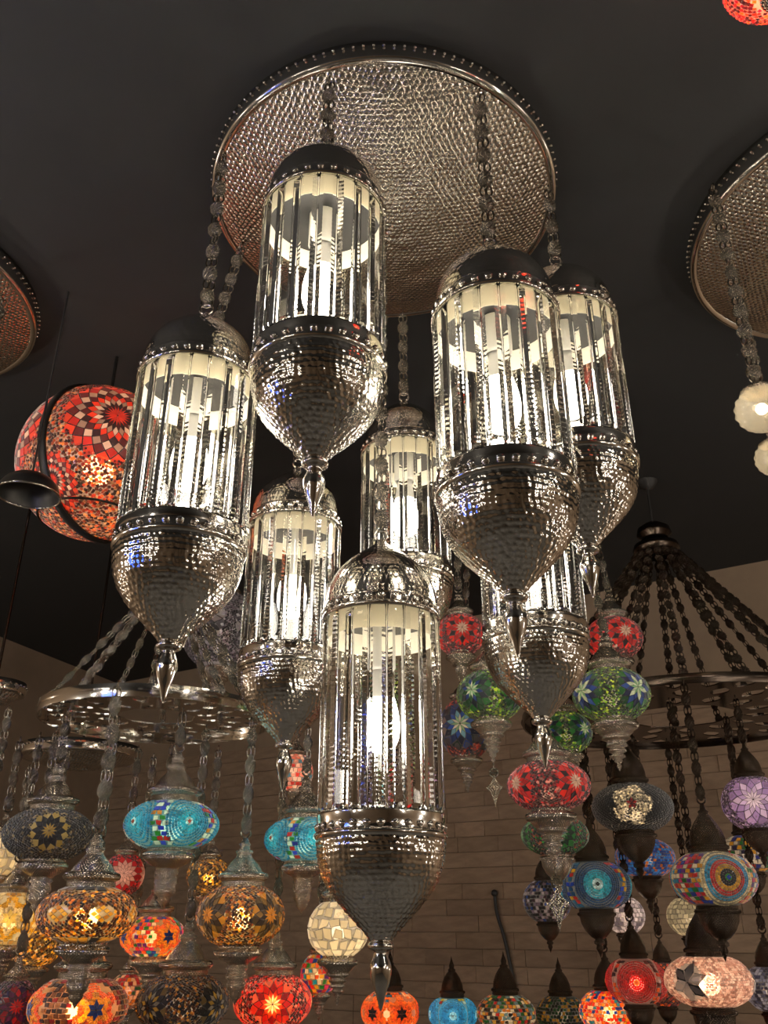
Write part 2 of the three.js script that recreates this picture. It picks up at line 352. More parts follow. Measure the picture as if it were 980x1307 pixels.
// ---------------------------------------------------------------- mosaic shells
const col = (h) => new THREE.Color(h);
class Tiles {
  constructor(rx, ry, seed) { this.rx = rx; this.ry = ry; this.pos = []; this.color = []; this.big = []; this.r = mulberry(seed); this.taken = []; this.grout = col('#120f0c'); }
  face(u, v, rot) {            // flat coordinates on a medallion -> a point of the shell
    const q = 1 - (u / this.rx) ** 2 - (v / this.ry) ** 2; if (q <= 0.02) return null;
    const z = this.rx * Math.sqrt(q), c = Math.cos(rot), s = Math.sin(rot);
    return V(u * c + z * s, v, -u * s + z * c);
  }
  polar(th, lat) { return V(this.rx * Math.cos(lat) * Math.sin(th), this.ry * Math.sin(lat), this.rx * Math.cos(lat) * Math.cos(th)); }
  normal(p) { return V(p.x / this.rx ** 2, p.y / this.ry ** 2, p.z / this.rx ** 2).normalize(); }
  poly(pts, color, lift, big) {
    if (pts.some((p) => !p)) return;
    const mid = pts.reduce((a, p) => a.add(p), V(0, 0, 0)).multiplyScalar(1 / pts.length), n = this.normal(mid);
    const top = pts.map((p) => p.clone().addScaledVector(n, lift * (0.8 + 0.4 * this.r()))), k = 0.85 + 0.3 * this.r(), c = color.clone().multiplyScalar(k);
    const pos = [], out = pts; pts = pts.map((p) => p.clone().lerp(mid, this.shrink ?? 0.1)); for (let i = 0; i < top.length; i++) top[i].lerp(mid.clone().addScaledVector(n, lift), (this.shrink ?? 0.1) + 0.03);
    const dark = this.grout; for (let i = 0; i < pts.length; i++) { const j = (i + 1) % pts.length; for (const q of [out[i], out[j], pts[j], out[i], pts[j], pts[i]]) { this.pos.push(q.x, q.y, q.z); this.color.push(dark.r, dark.g, dark.b); } }
    const tri = (a, b, d) => pos.push(a.x, a.y, a.z, b.x, b.y, b.z, d.x, d.y, d.z), m = pts.length;
    for (let i = 1; i < m - 1; i++) tri(top[0], top[i], top[i + 1]);
    for (let i = 0; i < m; i++) { const j = (i + 1) % m; tri(pts[i], pts[j], top[j]); tri(pts[i], top[j], top[i]); }
    if (big) { this.big.push([pos, c]); return; }
    this.pos.push(...pos); for (let i = 0; i < pos.length / 3; i++) this.color.push(c.r, c.g, c.b);
  }
  bead(p, size, color, lift = 0.0016) {
    const n = this.normal(p), t = V(-n.z, 0, n.x).normalize(), b = n.clone().cross(t), a0 = this.r() * 1.5, q = [];
    const q0 = this.r(), k = (this.plainBeads ? [0.55, 0.8, 1, 1.1] : [0.05, 0.16, 0.5, 1.25])[Math.floor(q0 * 4)], c = color.clone().multiplyScalar(k);
    for (let i = 0; i < 4; i++) { const a = a0 + i * Math.PI / 2; q.push(p.clone().addScaledVector(t, Math.cos(a) * size).addScaledVector(b, Math.sin(a) * size)); }
    const top = p.clone().addScaledVector(n, lift);
    for (let i = 0; i < 4; i++) { const x = q[i], y = q[(i + 1) % 4]; this.pos.push(x.x, x.y, x.z, y.x, y.y, y.z, top.x, top.y, top.z); for (let m = 0; m < 3; m++) this.color.push(c.r, c.g, c.b); }
  }
  // a ring of diamonds round a medallion centre (cu, cv)
  petals(rot, n, r0, r1, wide, colors, { phase = 0, big = false, cu = 0, cv = 0, lift = 0.0014, mid = 0.5, sy = 1 } = {}) {
    for (let i = 0; i < n; i++) {
      const a = (i + phase) / n * Math.PI * 2, P = (r, s) => this.face(cu + r * Math.sin(a) + s * Math.cos(a), cv + (r * Math.cos(a) - s * Math.sin(a)) * sy, rot);
      const rm = r0 + (r1 - r0) * mid;
      this.poly([P(r0, 0), P(rm, -wide), P(r1, 0), P(rm, wide)], colors[i % colors.length], lift, big);
    }
  }
  rosette(rot, n, radii, rows, { cu = 0, cv = 0, big = -1, lift = 0.0013, turn = 0 } = {}) {   // a full lattice of lozenges growing outwards
    const P = (k, j) => { const a = (j + (k % 2) * 0.5) / n * Math.PI * 2 + turn; return this.face(cu + radii[k] * Math.sin(a), cv + radii[k] * Math.cos(a), rot); };
    for (let k = 0; k + 2 < radii.length; k++) for (let j = 0; j < n; j++) {
      const e = k % 2 ? j + 1 : j, c = rows[k % rows.length];
      this.poly([P(k, j), P(k + 1, e), P(k + 2, j), P(k + 1, e - 1)], c[j % c.length], lift, k >= big && big >= 0);
    }
  }
  disc(rot, R, pitch, colors, size = 0.0027, cu = 0, cv = 0, sy = 1) {
    for (let ring = 0; ring * pitch <= R; ring++) {
      const n = Math.max(1, Math.round(2 * Math.PI * ring)), c = colors[Math.min(colors.length - 1, Math.floor(ring * pitch / R * colors.length))];
      for (let i = 0; i < n; i++) { const a = i / n * Math.PI * 2 + ring, p = this.face(cu + Math.sin(a) * ring * pitch, cv + Math.cos(a) * ring * pitch * sy, rot); if (p) this.bead(p, size, c); }
    }
  }
  reserve(rot, R, cu = 0, cv = 0, sy = 1) { this.taken.push([rot, R, cu, cv, sy]); }
  free(p) {
    for (const [rot, R, cu, cv, sy] of this.taken) {
      const c = Math.cos(rot), s = Math.sin(rot), u = p.x * c - p.z * s, z = p.x * s + p.z * c;
      if (z > 0 && (u - cu) ** 2 + ((p.y - cv) / sy) ** 2 < R * R) return false;
    }
    return true;
  }
  fill(colors, pitch = 0.0049, size = 0.0033, lat = 1.1) {     // seed beads over what is left free
    const area = 4 * Math.PI * this.rx * (this.rx * 0.5 + this.ry * 0.5), n = Math.round(area / (pitch * pitch));
    for (let i = 0; i < n; i++) {
      const y = 1 - 2 * (i + 0.5) / n, la = Math.asin(y), th = i * 2.399963;
      if (Math.abs(la) > lat) continue;
      const p = this.polar(th + this.r() * 0.03, la + (this.r() - 0.5) * 0.03);
      if (this.free(p)) this.bead(p, size * (0.8 + 0.4 * this.r()), colors[Math.floor(this.r() * colors.length)]);
    }
  }
  grid(size, pick, { lat0 = -1.05, lat1 = 1.05, jitter = 0.22, gap = 0.12, lift = 0.0013, test } = {}) {   // irregular broken tiles in rows
    const rows = Math.max(1, Math.round((lat1 - lat0) * (this.rx * 0.4 + this.ry * 0.6) / size));
    for (let i = 0; i < rows; i++) {
      const la = lat0 + (i + 0.5) * (lat1 - lat0) / rows, dl = (lat1 - lat0) / rows / 2, n = Math.max(6, Math.round(2 * Math.PI * this.rx * Math.cos(la) / size));
      for (let j = 0; j < n; j++) {
        const th = (j + (i % 2) * 0.5) / n * Math.PI * 2, dt = Math.PI / n, q = () => (this.r() - 0.5) * 2 * jitter, s = 1 - gap;
        const mid = this.polar(th, la); if (!this.free(mid) || (test && !test(th, la))) continue;
        this.poly([[-1, -1], [1, -1], [1, 1], [-1, 1]].map(([a, b]) => this.polar(th + dt * (a * s + q()), la + dl * (b * s + q()))), pick(this.r, th, la), lift);
      }
    }
  }
  build(parent, mat = M.tile) {
    const g = new THREE.BufferGeometry();
    if (this.pos.length) {
      g.setAttribute('position', new THREE.Float32BufferAttribute(this.pos, 3)); g.setAttribute('color', new THREE.Float32BufferAttribute(this.color, 3)); g.computeVertexNormals();
      part(parent, 'mosaic', g, mat, true);
    }
    for (const [pos, c] of this.big) {
      const q = new THREE.BufferGeometry(), cc = []; for (let i = 0; i < pos.length / 3; i++) cc.push(c.r, c.g, c.b);
      q.setAttribute('position', new THREE.Float32BufferAttribute(pos, 3)); q.setAttribute('color', new THREE.Float32BufferAttribute(cc, 3)); q.computeVertexNormals();
      part(parent, 'mosaic_tile', q, mat);
    }
  }
}
const K = (...h) => h.map((x) => { const c = col(x); return c.setRGB(c.r ** 1.35, c.g ** 1.35, c.b ** 1.35); });   // stained glass is deeper than its print
const JEWEL = K('#d8342a', '#e87a1c', '#f0c322', '#2f9e3c', '#1f5fd0', '#2ab4dc', '#f4efe2', '#7a2fa8', '#e0489a');
// each design: (tiles, radius rx, half height ry)
const DESIGN = {
  starburst(t, o) {             // medallions with rings of diamonds, seed beads between
    const R = t.ry * (o.size ?? 0.82), n = o.n ?? 4;
    for (let k = 0; k < n; k++) {
      const rot = (o.rot ?? 0) + k / n * Math.PI * 2; t.reserve(rot, R * 0.84);
      t.rosette(rot, o.m ?? 12, [0, 0.2, 0.38, 0.56, 0.78, 1.04].map((q) => q * R), [o.c0, o.c1, o.c2, o.c3], { big: o.big ? 2 : -1 });
    }
    t.fill(o.bead);
  },
  beadwheel(t, o) {             // turquoise wheels of seed beads
    const n = o.n ?? 5, R = t.ry * (o.size ?? 0.86);
    for (let k = 0; k < n; k++) { const rot = (o.rot ?? 0) + k / n * Math.PI * 2; t.reserve(rot, R); t.plainBeads = true; t.disc(rot, R, 0.0046, o.c0, 0.0034); t.plainBeads = false; t.petals(rot, 4, 0, R * 0.1, R * 0.05, o.c1, { lift: 0.002 }); }
    t.grid(0.011, (r) => o.c2[Math.floor(r() * o.c2.length)], { lat0: -0.95, lat1: 0.95 });
  },
  diamondband(t, o) {           // frames of lozenges round the belly on gold beads
    const n = o.n ?? 6, R = t.ry * 0.5;
    for (let k = 0; k < n; k++) {
      const rot = (o.rot ?? 0) + k / n * Math.PI * 2, w = R * 0.5, h = R * 0.34; t.reserve(rot, R * 0.9, 0, 0, 0.62);
      for (const [i, j] of [[-1, 0], [0, 1], [1, 0], [0, -1], [-0.5, 0.5], [0.5, 0.5], [0.5, -0.5], [-0.5, -0.5]]) {
        const cx = i * w * 1.12, cy = j * h * 1.12, q = 0.5, P = (u, v) => t.face(cx + u * w * q, cy + v * h * q, rot);
        t.poly([P(-0.96, 0), P(0, -0.96), P(0.96, 0), P(0, 0.96)], o.c0[Math.floor(t.r() * o.c0.length)], 0.0014, true);
      }
    }
    t.grid(0.014, (r) => o.c1[Math.floor(r() * o.c1.length)], { lat0: 0.82, lat1: 1.1 }); t.grid(0.014, (r) => o.c1[Math.floor(r() * o.c1.length)], { lat0: -1.1, lat1: -0.82 });
    t.fill(o.bead, 0.0049, 0.0033, 0.8);
  },
  blossom(t, o) {               // lobed flowers with a star in the middle, broken tiles between
    const n = o.n ?? 4, R = t.ry * 0.78;
    for (let k = 0; k < n; k++) {
      const rot = (o.rot ?? 0) + k / n * Math.PI * 2; t.reserve(rot, R * 0.98);
      t.petals(rot, 6, 0, R * 0.42, R * 0.12, o.c0, { lift: 0.0022, big: true, mid: 0.45 });
      t.plainBeads = true; for (let ring = 0.1; ring < 1; ring += 0.085) {
        const m = Math.round(ring * 62);
        for (let i = 0; i < m; i++) {
          const a = i / m * Math.PI * 2, edge = 0.86 + 0.13 * Math.cos(a * 6); if (ring > edge) continue;
          const p = t.face(Math.sin(a) * ring * R, Math.cos(a) * ring * R, rot); if (p) t.bead(p, R * 0.078, ring > edge - 0.25 ? o.c2[0] : o.c1[0]);
        }
      }
    }
    t.plainBeads = false; t.grid(0.0095, (r) => o.c3[Math.floor(r() * o.c3.length)], { lat0: -1, lat1: 1 });
  },
  broken(t, o) { t.grid(o.tile ?? 0.009, (r) => o.c0[Math.floor(r() * o.c0.length)], { jitter: o.jitter ?? 0.3 }); },
  crackle(t, o) {               // fine crackle with scattered stars of large lozenges
    const R = t.ry * (o.size ?? 0.62), n = o.n ?? 3;
    for (let k = 0; k < n; k++) {
      const rot = (o.rot ?? 0) + k / n * Math.PI * 2; t.reserve(rot, R * 0.8);
      for (let i = 0; i < 6; i++) t.petals(rot, 6, 0, R, R * 0.27, [o.c1[0], o.c1[1], o.c1[0], o.c1[1], o.c1[1], o.c1[0]], { phase: 0.15, big: true, mid: 0.5, lift: 0.0018 }), i = 9;
    }
    t.grid(0.0062, (r) => o.c0[Math.floor(r() * o.c0.length)], { jitter: 0.35, gap: 0.08 });
  },
  flower(t, o) {                // crackled petals on black with a red heart
    const n = o.n ?? 3, R = t.ry * 0.92;
    for (let k = 0; k < n; k++) {
      const rot = (o.rot ?? 0) + k / n * Math.PI * 2;
      for (let i = 0; i < 5; i++) {
        const a = i / 5 * Math.PI * 2 + 0.3, cu = Math.sin(a) * R * 0.52, cv = Math.cos(a) * R * 0.5;
        for (let j = 0; j < 60; j++) { const rr = R * 0.4 * Math.sqrt((j + 0.5) / 60), b = j * 2.4, p = t.face(cu + Math.sin(b) * rr, cv + Math.cos(b) * rr, rot); if (p) t.bead(p, 0.0031, o.c0[j % o.c0.length], 0.0012); }
      }
      t.petals(rot, 5, 0, R * 0.26, R * 0.08, o.c1, { lift: 0.0026 });
      for (let i = 0; i < 5; i++) { const a = i / 5 * Math.PI * 2 + 0.3; t.reserve(rot, R * 0.38, Math.sin(a) * R * 0.52, Math.cos(a) * R * 0.5); }
    }
    t.fill(K('#0c0a08', '#14110e', '#1c1814'), 0.007, 0.0056);
  },
  swirl(t, o) { t.fill(o.bead, 0.0052, 0.0036); },
};
// ---------------------------------------------------------------- lamp fittings, in units of the shell's radius
const CAPS = {
  silver: { band: [[0.5, -0.1], [0.5, 0.1], [0.47, 0.115]], flute: [[0.47, 0.11], [0.545, 0.16, 0.045], [0.575, 0.22, 0.045], [0.545, 0.28, 0.045], [0.46, 0.32]], crown: [[0.46, 0.315], [0.43, 0.36], [0.37, 0.46], [0.28, 0.56], [0.2, 0.64], [0.17, 0.7], [0.2, 0.74], [0.2, 0.79], [0.13, 0.82], [0.12, 0.9], [0.15, 0.93], [0.1, 0.98], [0.07, 1.06], [0.01, 1.08]], top: 1.08 },
  dark: { band: [[0.44, -0.1], [0.45, 0.06], [0.43, 0.08]], flute: [[0.43, 0.075], [0.46, 0.1, 0.05], [0.465, 0.15, 0.05], [0.44, 0.19]], crown: [[0.43, 0.18], [0.42, 0.34], [0.37, 0.52], [0.27, 0.7], [0.17, 0.84], [0.11, 0.92], [0.13, 0.97], [0.07, 1.02], [0.05, 1.14], [0.01, 1.16]], top: 1.16 },
  spire: { band: [[0.44, -0.1], [0.45, 0.08], [0.43, 0.1]], flute: [[0.43, 0.1], [0.46, 0.13, 0.05], [0.46, 0.19, 0.05], [0.43, 0.22]], crown: [[0.42, 0.22], [0.39, 0.42], [0.3, 0.64], [0.19, 0.8], [0.13, 0.86], [0.15, 0.91], [0.09, 0.96], [0.1, 1.06], [0.03, 1.24], [0.005, 1.36]], top: 1.36 },
};
const FEET = {
  cone: { band: [[0.46, 0.1], [0.48, -0.06], [0.5, -0.09]], flute: [[0.5, -0.08], [0.58, -0.13, 0.045], [0.6, -0.19, 0.05], [0.57, -0.26, 0.045], [0.5, -0.31]], drop: [[0.5, -0.3], [0.47, -0.35], [0.4, -0.42], [0.33, -0.48], [0.37, -0.51], [0.37, -0.54], [0.28, -0.58], [0.21, -0.63], [0.265, -0.67], [0.27, -0.72], [0.17, -0.76], [0.22, -0.81], [0.225, -0.86], [0.13, -0.9], [0.18, -0.95], [0.18, -1.0], [0.09, -1.04], [0.11, -1.1], [0.04, -1.16], [0.07, -1.22], [0.03, -1.28], [0.002, -1.36]] },
  stem: { band: [[0.46, 0.1], [0.47, -0.05], [0.46, -0.08]], flute: [[0.46, -0.08], [0.52, -0.12, 0.045], [0.53, -0.18, 0.045], [0.5, -0.24]], drop: [[0.5, -0.235], [0.4, -0.31], [0.26, -0.38], [0.22, -0.44], [0.26, -0.49], [0.2, -0.53], [0.23, -0.6], [0.25, -0.68], [0.19, -0.73], [0.22, -0.8], [0.2, -0.9], [0.13, -0.96], [0.15, -1.02], [0.06, -1.12], [0.003, -1.22]] },
  cup: { band: [[0.46, 0.1], [0.47, -0.06], [0.46, -0.09]], flute: [[0.46, -0.085], [0.5, -0.11, 0.045], [0.5, -0.16, 0.045], [0.47, -0.2]], drop: [[0.47, -0.19], [0.44, -0.36], [0.35, -0.54], [0.2, -0.7], [0.1, -0.76], [0.14, -0.8], [0.14, -0.86], [0.08, -0.9], [0.1, -0.98], [0.04, -1.1], [0.003, -1.2]] },
};
const SHELL_CACHE = {};
function fitting(parent, name, spec, R, y, flip, mat, keys) {
  const sc = (pr) => pr.map(([r, h, f]) => f ? [r * R, h * R + y, f] : [r * R, h * R + y]);
  const g = part(parent, name, revolve(sc(spec[keys[2]]), 24), mat);
  part(g, 'fluted_ring', revolve(sc(spec.flute), 96, 1), mat); part(g, 'collar_band', revolve(sc(spec.band), 24), mat);
  return g;
}
function charm(parent, y, mat, size) {
  const sh = new THREE.Shape(), s = size;
  const kite = (p, k, dy = 0) => { p.moveTo(0, s * 0.62 * k + dy); p.quadraticCurveTo(s * 0.1 * k, s * 0.18 * k + dy, s * 0.42 * k, dy); p.quadraticCurveTo(s * 0.1 * k, -s * 0.22 * k + dy, 0, -s * k + dy); p.quadraticCurveTo(-s * 0.1 * k, -s * 0.22 * k + dy, -s * 0.42 * k, dy); p.quadraticCurveTo(-s * 0.1 * k, s * 0.18 * k + dy, 0, s * 0.62 * k + dy); };
  kite(sh, 1); const h1 = new THREE.Path(); kite(h1, 0.74); sh.holes.push(h1);
  const mid = new THREE.Shape(); kite(mid, 0.6); const h2 = new THREE.Path(); kite(h2, 0.36); mid.holes.push(h2);
  const core = new THREE.Shape(); kite(core, 0.24);
  const bar = new THREE.BoxGeometry(s * 0.06, s * 1.3, 0.0012).translate(0, -s * 0.15, 0.001);
  const g = mergeGeometries([...[sh, mid, core].map((q) => plain(new THREE.ExtrudeGeometry(q, { depth: 0.0022, bevelEnabled: false, curveSegments: 8 }))), plain(bar)]);
  const o = part(parent, 'diamond_charm', g, mat); o.position.y = y - s * 0.62; return o;
}
function mosaicLamp(name, label, group, px, py, rx, ry, fwd, o) {
  const c = pt(px, py, fwd), z = depth(py, fwd), yn = (H / 2 - py) / F, el = PITCH + Math.atan(yn), R = rx * z / F;
  const rya = ry * z / F * Math.cos(Math.atan(yn)), RY = Math.sqrt(Math.max(0.2 * rya * rya, rya * rya - (R * Math.sin(el)) ** 2)) / Math.cos(el);
  const t = thing(name, label, 'mosaic lamp', c, group);
  t.rotation.y = Math.atan2(-c.x, -c.z) + (o.turn ?? 0);
  const body = part(t, 'globe', revolve(Array.from({ length: 21 }, (_, i) => { const a = -1.25 + i / 20 * 2.5; return [R * Math.cos(a), RY * Math.sin(a)]; }), 36), glassMat(o.glass, o.clear ?? 0.85));
  const ts = new Tiles(R * 1.003, RY * 1.003, Math.round(px * 7 + py)); DESIGN[o.design](ts, o); ts.build(body, o.hot ? M.tile : M.tileDense);
  const dark = o.fit === 'dark', mat = dark ? M.bronze : M.antique, yT = RY * 0.87;
  const cap = o.cap ?? (dark ? 'dark' : 'silver'), k = o.capR ?? 1;
  fitting(t, 'top_cap', CAPS[cap], R * k, yT, 1, mat, ['band', 'flute', 'crown']);
  const foot = o.foot ?? (dark ? 'cup' : 'cone');
  if (foot !== 'none') fitting(t, 'bottom_cap', FEET[foot], R * (o.footR ?? k), -yT, -1, mat, ['band', 'flute', 'drop']);
  const bulb = part(t, 'light_bulb', new THREE.SphereGeometry(R * 0.24, 14, 10), bulbMat(o.glow ?? 0xffdcb0, o.hot ? 6 : 1.5)); bulb.position.set(0, -RY * 0.12, 0);
  const l = lampLight(t, -RY * 0.12, o.glow ?? 0xffdcb0, LAMP_LIGHT * (o.lit ?? 1) * (R / 0.08) ** 2, R * (o.hot ? 0.26 : 0.45));
  const topY = yT + CAPS[cap].top * R * k;
  if (o.hang) {
    const top = o.hang.isVector3 ? t.worldToLocal(o.hang.clone()) : V(0, EYE + o.hang - c.y, 0);
    t.updateMatrixWorld(); const tp = o.hang.isVector3 ? t.worldToLocal(o.hang.clone()) : V(0, EYE + o.hang - c.y, 0);
    chain(t, tp, V(0, topY + 0.004, 0), dark ? { bead: M.bronze, link: M.bronzeLink, joined: true, wide: 0.9 } : { wide: 0.85 });
  }
  if (o.charm) { chain(t, V(0, -yT - 1.36 * R, 0), V(0, -yT - 1.36 * R - o.charm[0], 0), { name: 'charm_chain', pitch: 0.03 }); charm(t, -yT - 1.36 * R - o.charm[0], mat, o.charm[1]); }
  return t;
}

// ---------------------------------------------------------------- hoops that carry the mosaic lamps
function hoop(name, label, px, py, fwd, R, apexH, fanCount, mat, beadMat, linkMat, joined, phase = 0) {
  const c = pt(px, py, fwd), t = thing(name, label, 'chandelier frame', c);
  const sh = new THREE.Shape(), n = 96;
  for (let i = 0; i <= n; i++) { const a = i / n * Math.PI * 2, r = R * (1 + 0.025 * Math.abs(Math.sin(a * 6))); i ? sh.lineTo(Math.cos(a) * r, Math.sin(a) * r) : sh.moveTo(r, 0); }
  const leaf = (a, r0, r1, w) => { const p = new THREE.Path(), P = (r, s) => [Math.cos(a) * r - Math.sin(a) * s, Math.sin(a) * r + Math.cos(a) * s], m = (r0 + r1) / 2; p.moveTo(...P(r0, 0)); p.quadraticCurveTo(...P(m, w * 1.8), ...P(r1, 0)); p.quadraticCurveTo(...P(m, -w * 1.8), ...P(r0, 0)); sh.holes.push(p); };
  const hole = new THREE.Path(); hole.absarc(0, 0, R * 0.34, 0, Math.PI * 2, true); sh.holes.push(hole);
  for (const [r0, r1, k] of [[0.38, 0.56, 14], [0.58, 0.76, 20], [0.78, 0.96, 28]]) for (let i = 0; i < k; i++) leaf((i + r0 * 7) / k * Math.PI * 2, R * r0, R * r1, R * r0 / k * 2.1);
  const g = new THREE.ExtrudeGeometry(sh, { depth: 0.003, bevelEnabled: false, curveSegments: 5 }); g.rotateX(-Math.PI / 2);
  part(t, 'filigree_disc', g, mat);
  part(t, 'hoop_edge', revolve([[R * 1.0, -0.012], [R * 1.012, -0.012], [R * 1.012, 0.012], [R * 1.0, 0.012], [R * 1.0, -0.012]], 72), mat);
  const apex = EYE + apexH - c.y;
  for (let i = 0; i < fanCount; i++) { const a = (i + phase) / fanCount * Math.PI * 2; chain(t, V(Math.sin(a) * R * 0.1, apex, Math.cos(a) * R * 0.1), V(Math.sin(a) * R * 0.97, 0.006, Math.cos(a) * R * 0.97), { bead: beadMat, link: linkMat, joined, endRing: !joined, name: 'fan_chain', wide: joined ? 1 : 0.7 }); }
  part(t, 'crown', revolve([[R * 0.13, apex - 0.02], [R * 0.16, apex - 0.005], [R * 0.15, apex + 0.01], [R * 0.1, apex + 0.02], [R * 0.09, apex + 0.035], [R * 0.12, apex + 0.045], [R * 0.11, apex + 0.065], [R * 0.06, apex + 0.08], [0.006, apex + 0.09]], 28), mat);
  const up = TOP - c.y; part(t, 'rod', new THREE.CylinderGeometry(0.0035, 0.0035, up - apex - 0.085, 10).translate(0, (up + apex + 0.085) / 2, 0), M.cable);
  part(t, 'ceiling_rose', revolve([[0.004, up - 0.03], [0.022, up - 0.02], [0.034, up - 0.004], [0.034, up - 0.0006]], 28), M.cable);
  return t;
}

// ---------------------------------------------------------------- unseen lamps round the camera, placed to light the walls and metal
{
  const opal = new THREE.MeshStandardMaterial({ color: 0xf4efe4, roughness: 0.4, emissive: 0xfff5e8, emissiveIntensity: 6 });
  const ball = (label, x, h, fwd, r, cd) => {
    const t = thing('unseen_opal_ball_pendant', label, 'pendant lamp', V(x, EYE + h, -fwd), 'unseen opal ball lamps round the camera');
    part(t, 'opal_light_globe', new THREE.SphereGeometry(r, 24, 16), opal); part(t, 'cap', revolve([[r * 0.4, r * 0.9], [r * 0.42, r * 1.0], [r * 0.3, r * 1.15], [0.006, r * 1.25]], 20), M.silver);
    part(t, 'cord', new THREE.CylinderGeometry(0.003, 0.003, CEIL - h - r * 1.25, 6).translate(0, (CEIL - h + r * 1.25) / 2, 0), M.cable);
    lampLight(t, 0, 0xfff5e8, cd, r * 0.9);
  };
  const L = 'unseen opal white ball lamp on a thin cord, out of view, lighting the walls and metal';
  for (const [x, h, f, k] of [[-1.75, 0.35, 0.95, 1.1], [1.85, 0.3, 0.85, 1.1], [-1.5, 0.8, -0.5, 0.6], [1.5, 0.75, -0.6, 0.6], [-2.3, 0.1, 2.0, 1.0], [2.25, -0.1, 1.9, 0.9]]) ball(L, x, h, f, 0.1, UNSEEN_LIGHT * k);
  // unseen bare bulbs on cords, placed to put sparks on the hammered metal
  const spark = new THREE.MeshStandardMaterial({ color: 0xffffff, roughness: 0.4, emissive: 0xfff5e8, emissiveIntensity: 40 }), rs = mulberry(12);
  for (let k = 0; k < 12; k++) {
    const side = k % 2 ? 1 : -1, f = 0.75 - 0.27 * Math.floor(k / 2) + rs() * 0.1, x = side * (1.0 + 0.9 * rs()), h = 0.05 + 0.85 * rs();
    const t = thing('unseen_bulb_pendant', 'small unseen bare bulb on a thin cord, out of view, mirrored in the hammered metal', 'pendant lamp', V(x, EYE + h, -f), 'small unseen bare bulbs round the camera');
    part(t, 'light_bulb', revolve(smooth([[0.001, -0.036], [0.018, -0.03], [0.027, -0.01], [0.022, 0.012], [0.012, 0.026]], 10), 16), spark); part(t, 'socket', revolve([[0.012, 0.026], [0.014, 0.03], [0.014, 0.055], [0.003, 0.06]], 14), M.bronzeLink);
    part(t, 'cord', new THREE.CylinderGeometry(0.0025, 0.0025, CEIL - h - 0.06, 6).translate(0, (CEIL - h + 0.06) / 2, 0), M.cable);
    lampLight(t, -0.008, 0xfff5e8, UNSEEN_LIGHT * 0.1, 0.022);
  }
}

// silver hoop with its lamps
const HL = pt(200, 915, 1.75).y - EYE - 0.014;
hoop('filigree_hoop', 'silver cut-out hoop on fanned chains above the turquoise and gold mosaic lamps', 200, 915, 1.75, 0.225, 0.66, 10, M.silver, M.filigree, M.link, false, 0.3);
const GS = 'mosaic lamps hung from the silver hoop';
const GOLDBEAD = K('#c98a1a', '#e0a72a', '#a86a14', '#f0c95a');
const ML = (label, ...a) => mosaicLamp('mosaic_pendant', label, GS, ...a);
ML('black mosaic lamp with a cream star of lozenges', 62, 1065, 55, 35, 1.62, { design: 'starburst', n: 3, size: 0.78, big: true, glass: 0x2a241c, clear: 0.4, c0: K('#d9c06a', '#e8d48a'), c1: K('#1a1612'), c2: K('#141210'), c3: K('#dcc878', '#e6d69a'), bead: K('#4a3f30', '#6a5a40', '#1c1814', '#b8a880'), hang: HL, lit: 0.7, foot: 'stem' });
ML('turquoise lamp of beaded wheels under the crystal finial, on the silver hoop', 219, 1053, 59, 34, 1.62, { design: 'beadwheel', n: 5, rot: 0.36, glass: 0x5fd0e0, c0: K('#eafcff', '#38c4dc', '#2fb4d0', '#25a6c8', '#1f98bc'), c1: K('#e06a1c'), c2: K('#d83a2a', '#f0a022', '#2f9e3c', '#2a50c8', '#f4efe2', '#e8e2d0'), hang: HL, lit: 1.1, foot: 'stem' });
ML('dark olive lamp with a belt of gold lozenge frames', 111, 1167, 61, 39, 1.42, { hot: true, design: 'diamondband', n: 7, rot: 0.3, glass: 0xb8a050, c0: K('#d8b02a', '#e8c84a', '#c79a1e'), c1: K('#c8a43a', '#2a2418', '#7a6228'), bead: K('#b07a18', '#d89a24', '#7a5210', '#f0c040'), hang: HL, lit: 1.2, foot: 'stem' });
ML('amber gold beaded lamp with leaded starburst, beneath the hoop', 307, 1168, 55, 42, 1.66, { hot: true, design: 'starburst', n: 4, rot: 0.75, size: 0.78, glass: 0xe0cc80, c0: K('#e0b020'), c1: K('#3a3020', '#6a5a38'), c2: K('#4a3c22', '#9a8448'), c3: K('#6a5a30', '#d0a830'), bead: GOLDBEAD, hang: HL, lit: 1.3, foot: 'stem' });
ML('pale yellow blossom lamp with a glowing star beside the dark olive lamp', 12, 1172, 34, 38, 1.85, { hot: true, design: 'blossom', n: 4, glass: 0xe8dcae, c0: K('#fff4b0'), c1: K('#f4ead0'), c2: K('#e8c418'), c3: K('#d8c8a0', '#e6dcc0', '#c8a868'), hang: HL, lit: 1.5, foot: 'cone' });
ML('small orange lamp with a blue star, behind chains', 195, 1195, 40, 29, 1.95, { design: 'blossom', n: 4, rot: 0.5, glass: 0xe8b050, c0: K('#1f5fd8'), c1: K('#f2c020'), c2: K('#f09018'), c3: JEWEL, hang: HL, lit: 1.2, foot: 'cone' });
ML('small glittering gold lamp tucked behind the amber one', 266, 1118, 27, 24, 2.0, { hot: true, design: 'swirl', glass: 0xd0b050, bead: K('#f0c418', '#ffe060', '#b88a10', '#6a4c08'), hang: HL, lit: 1.6, foot: 'cone' });
ML('black and brown lamp with grey lozenge stars and gold beads, below the hoop', 233, 1280, 58, 41, 1.78, { design: 'starburst', n: 4, rot: -0.75, size: 0.8, glass: 0x6a5a3c, clear: 0.6, c0: K('#1c1712'), c1: K('#a8a8a4', '#c8b050'), c2: K('#1a1510'), c3: K('#3a3020', '#8a7a4a'), bead: K('#8a5a14', '#c08a24', '#3a2810', '#e0b040'), hang: HL, lit: 1.0, foot: 'cone' });
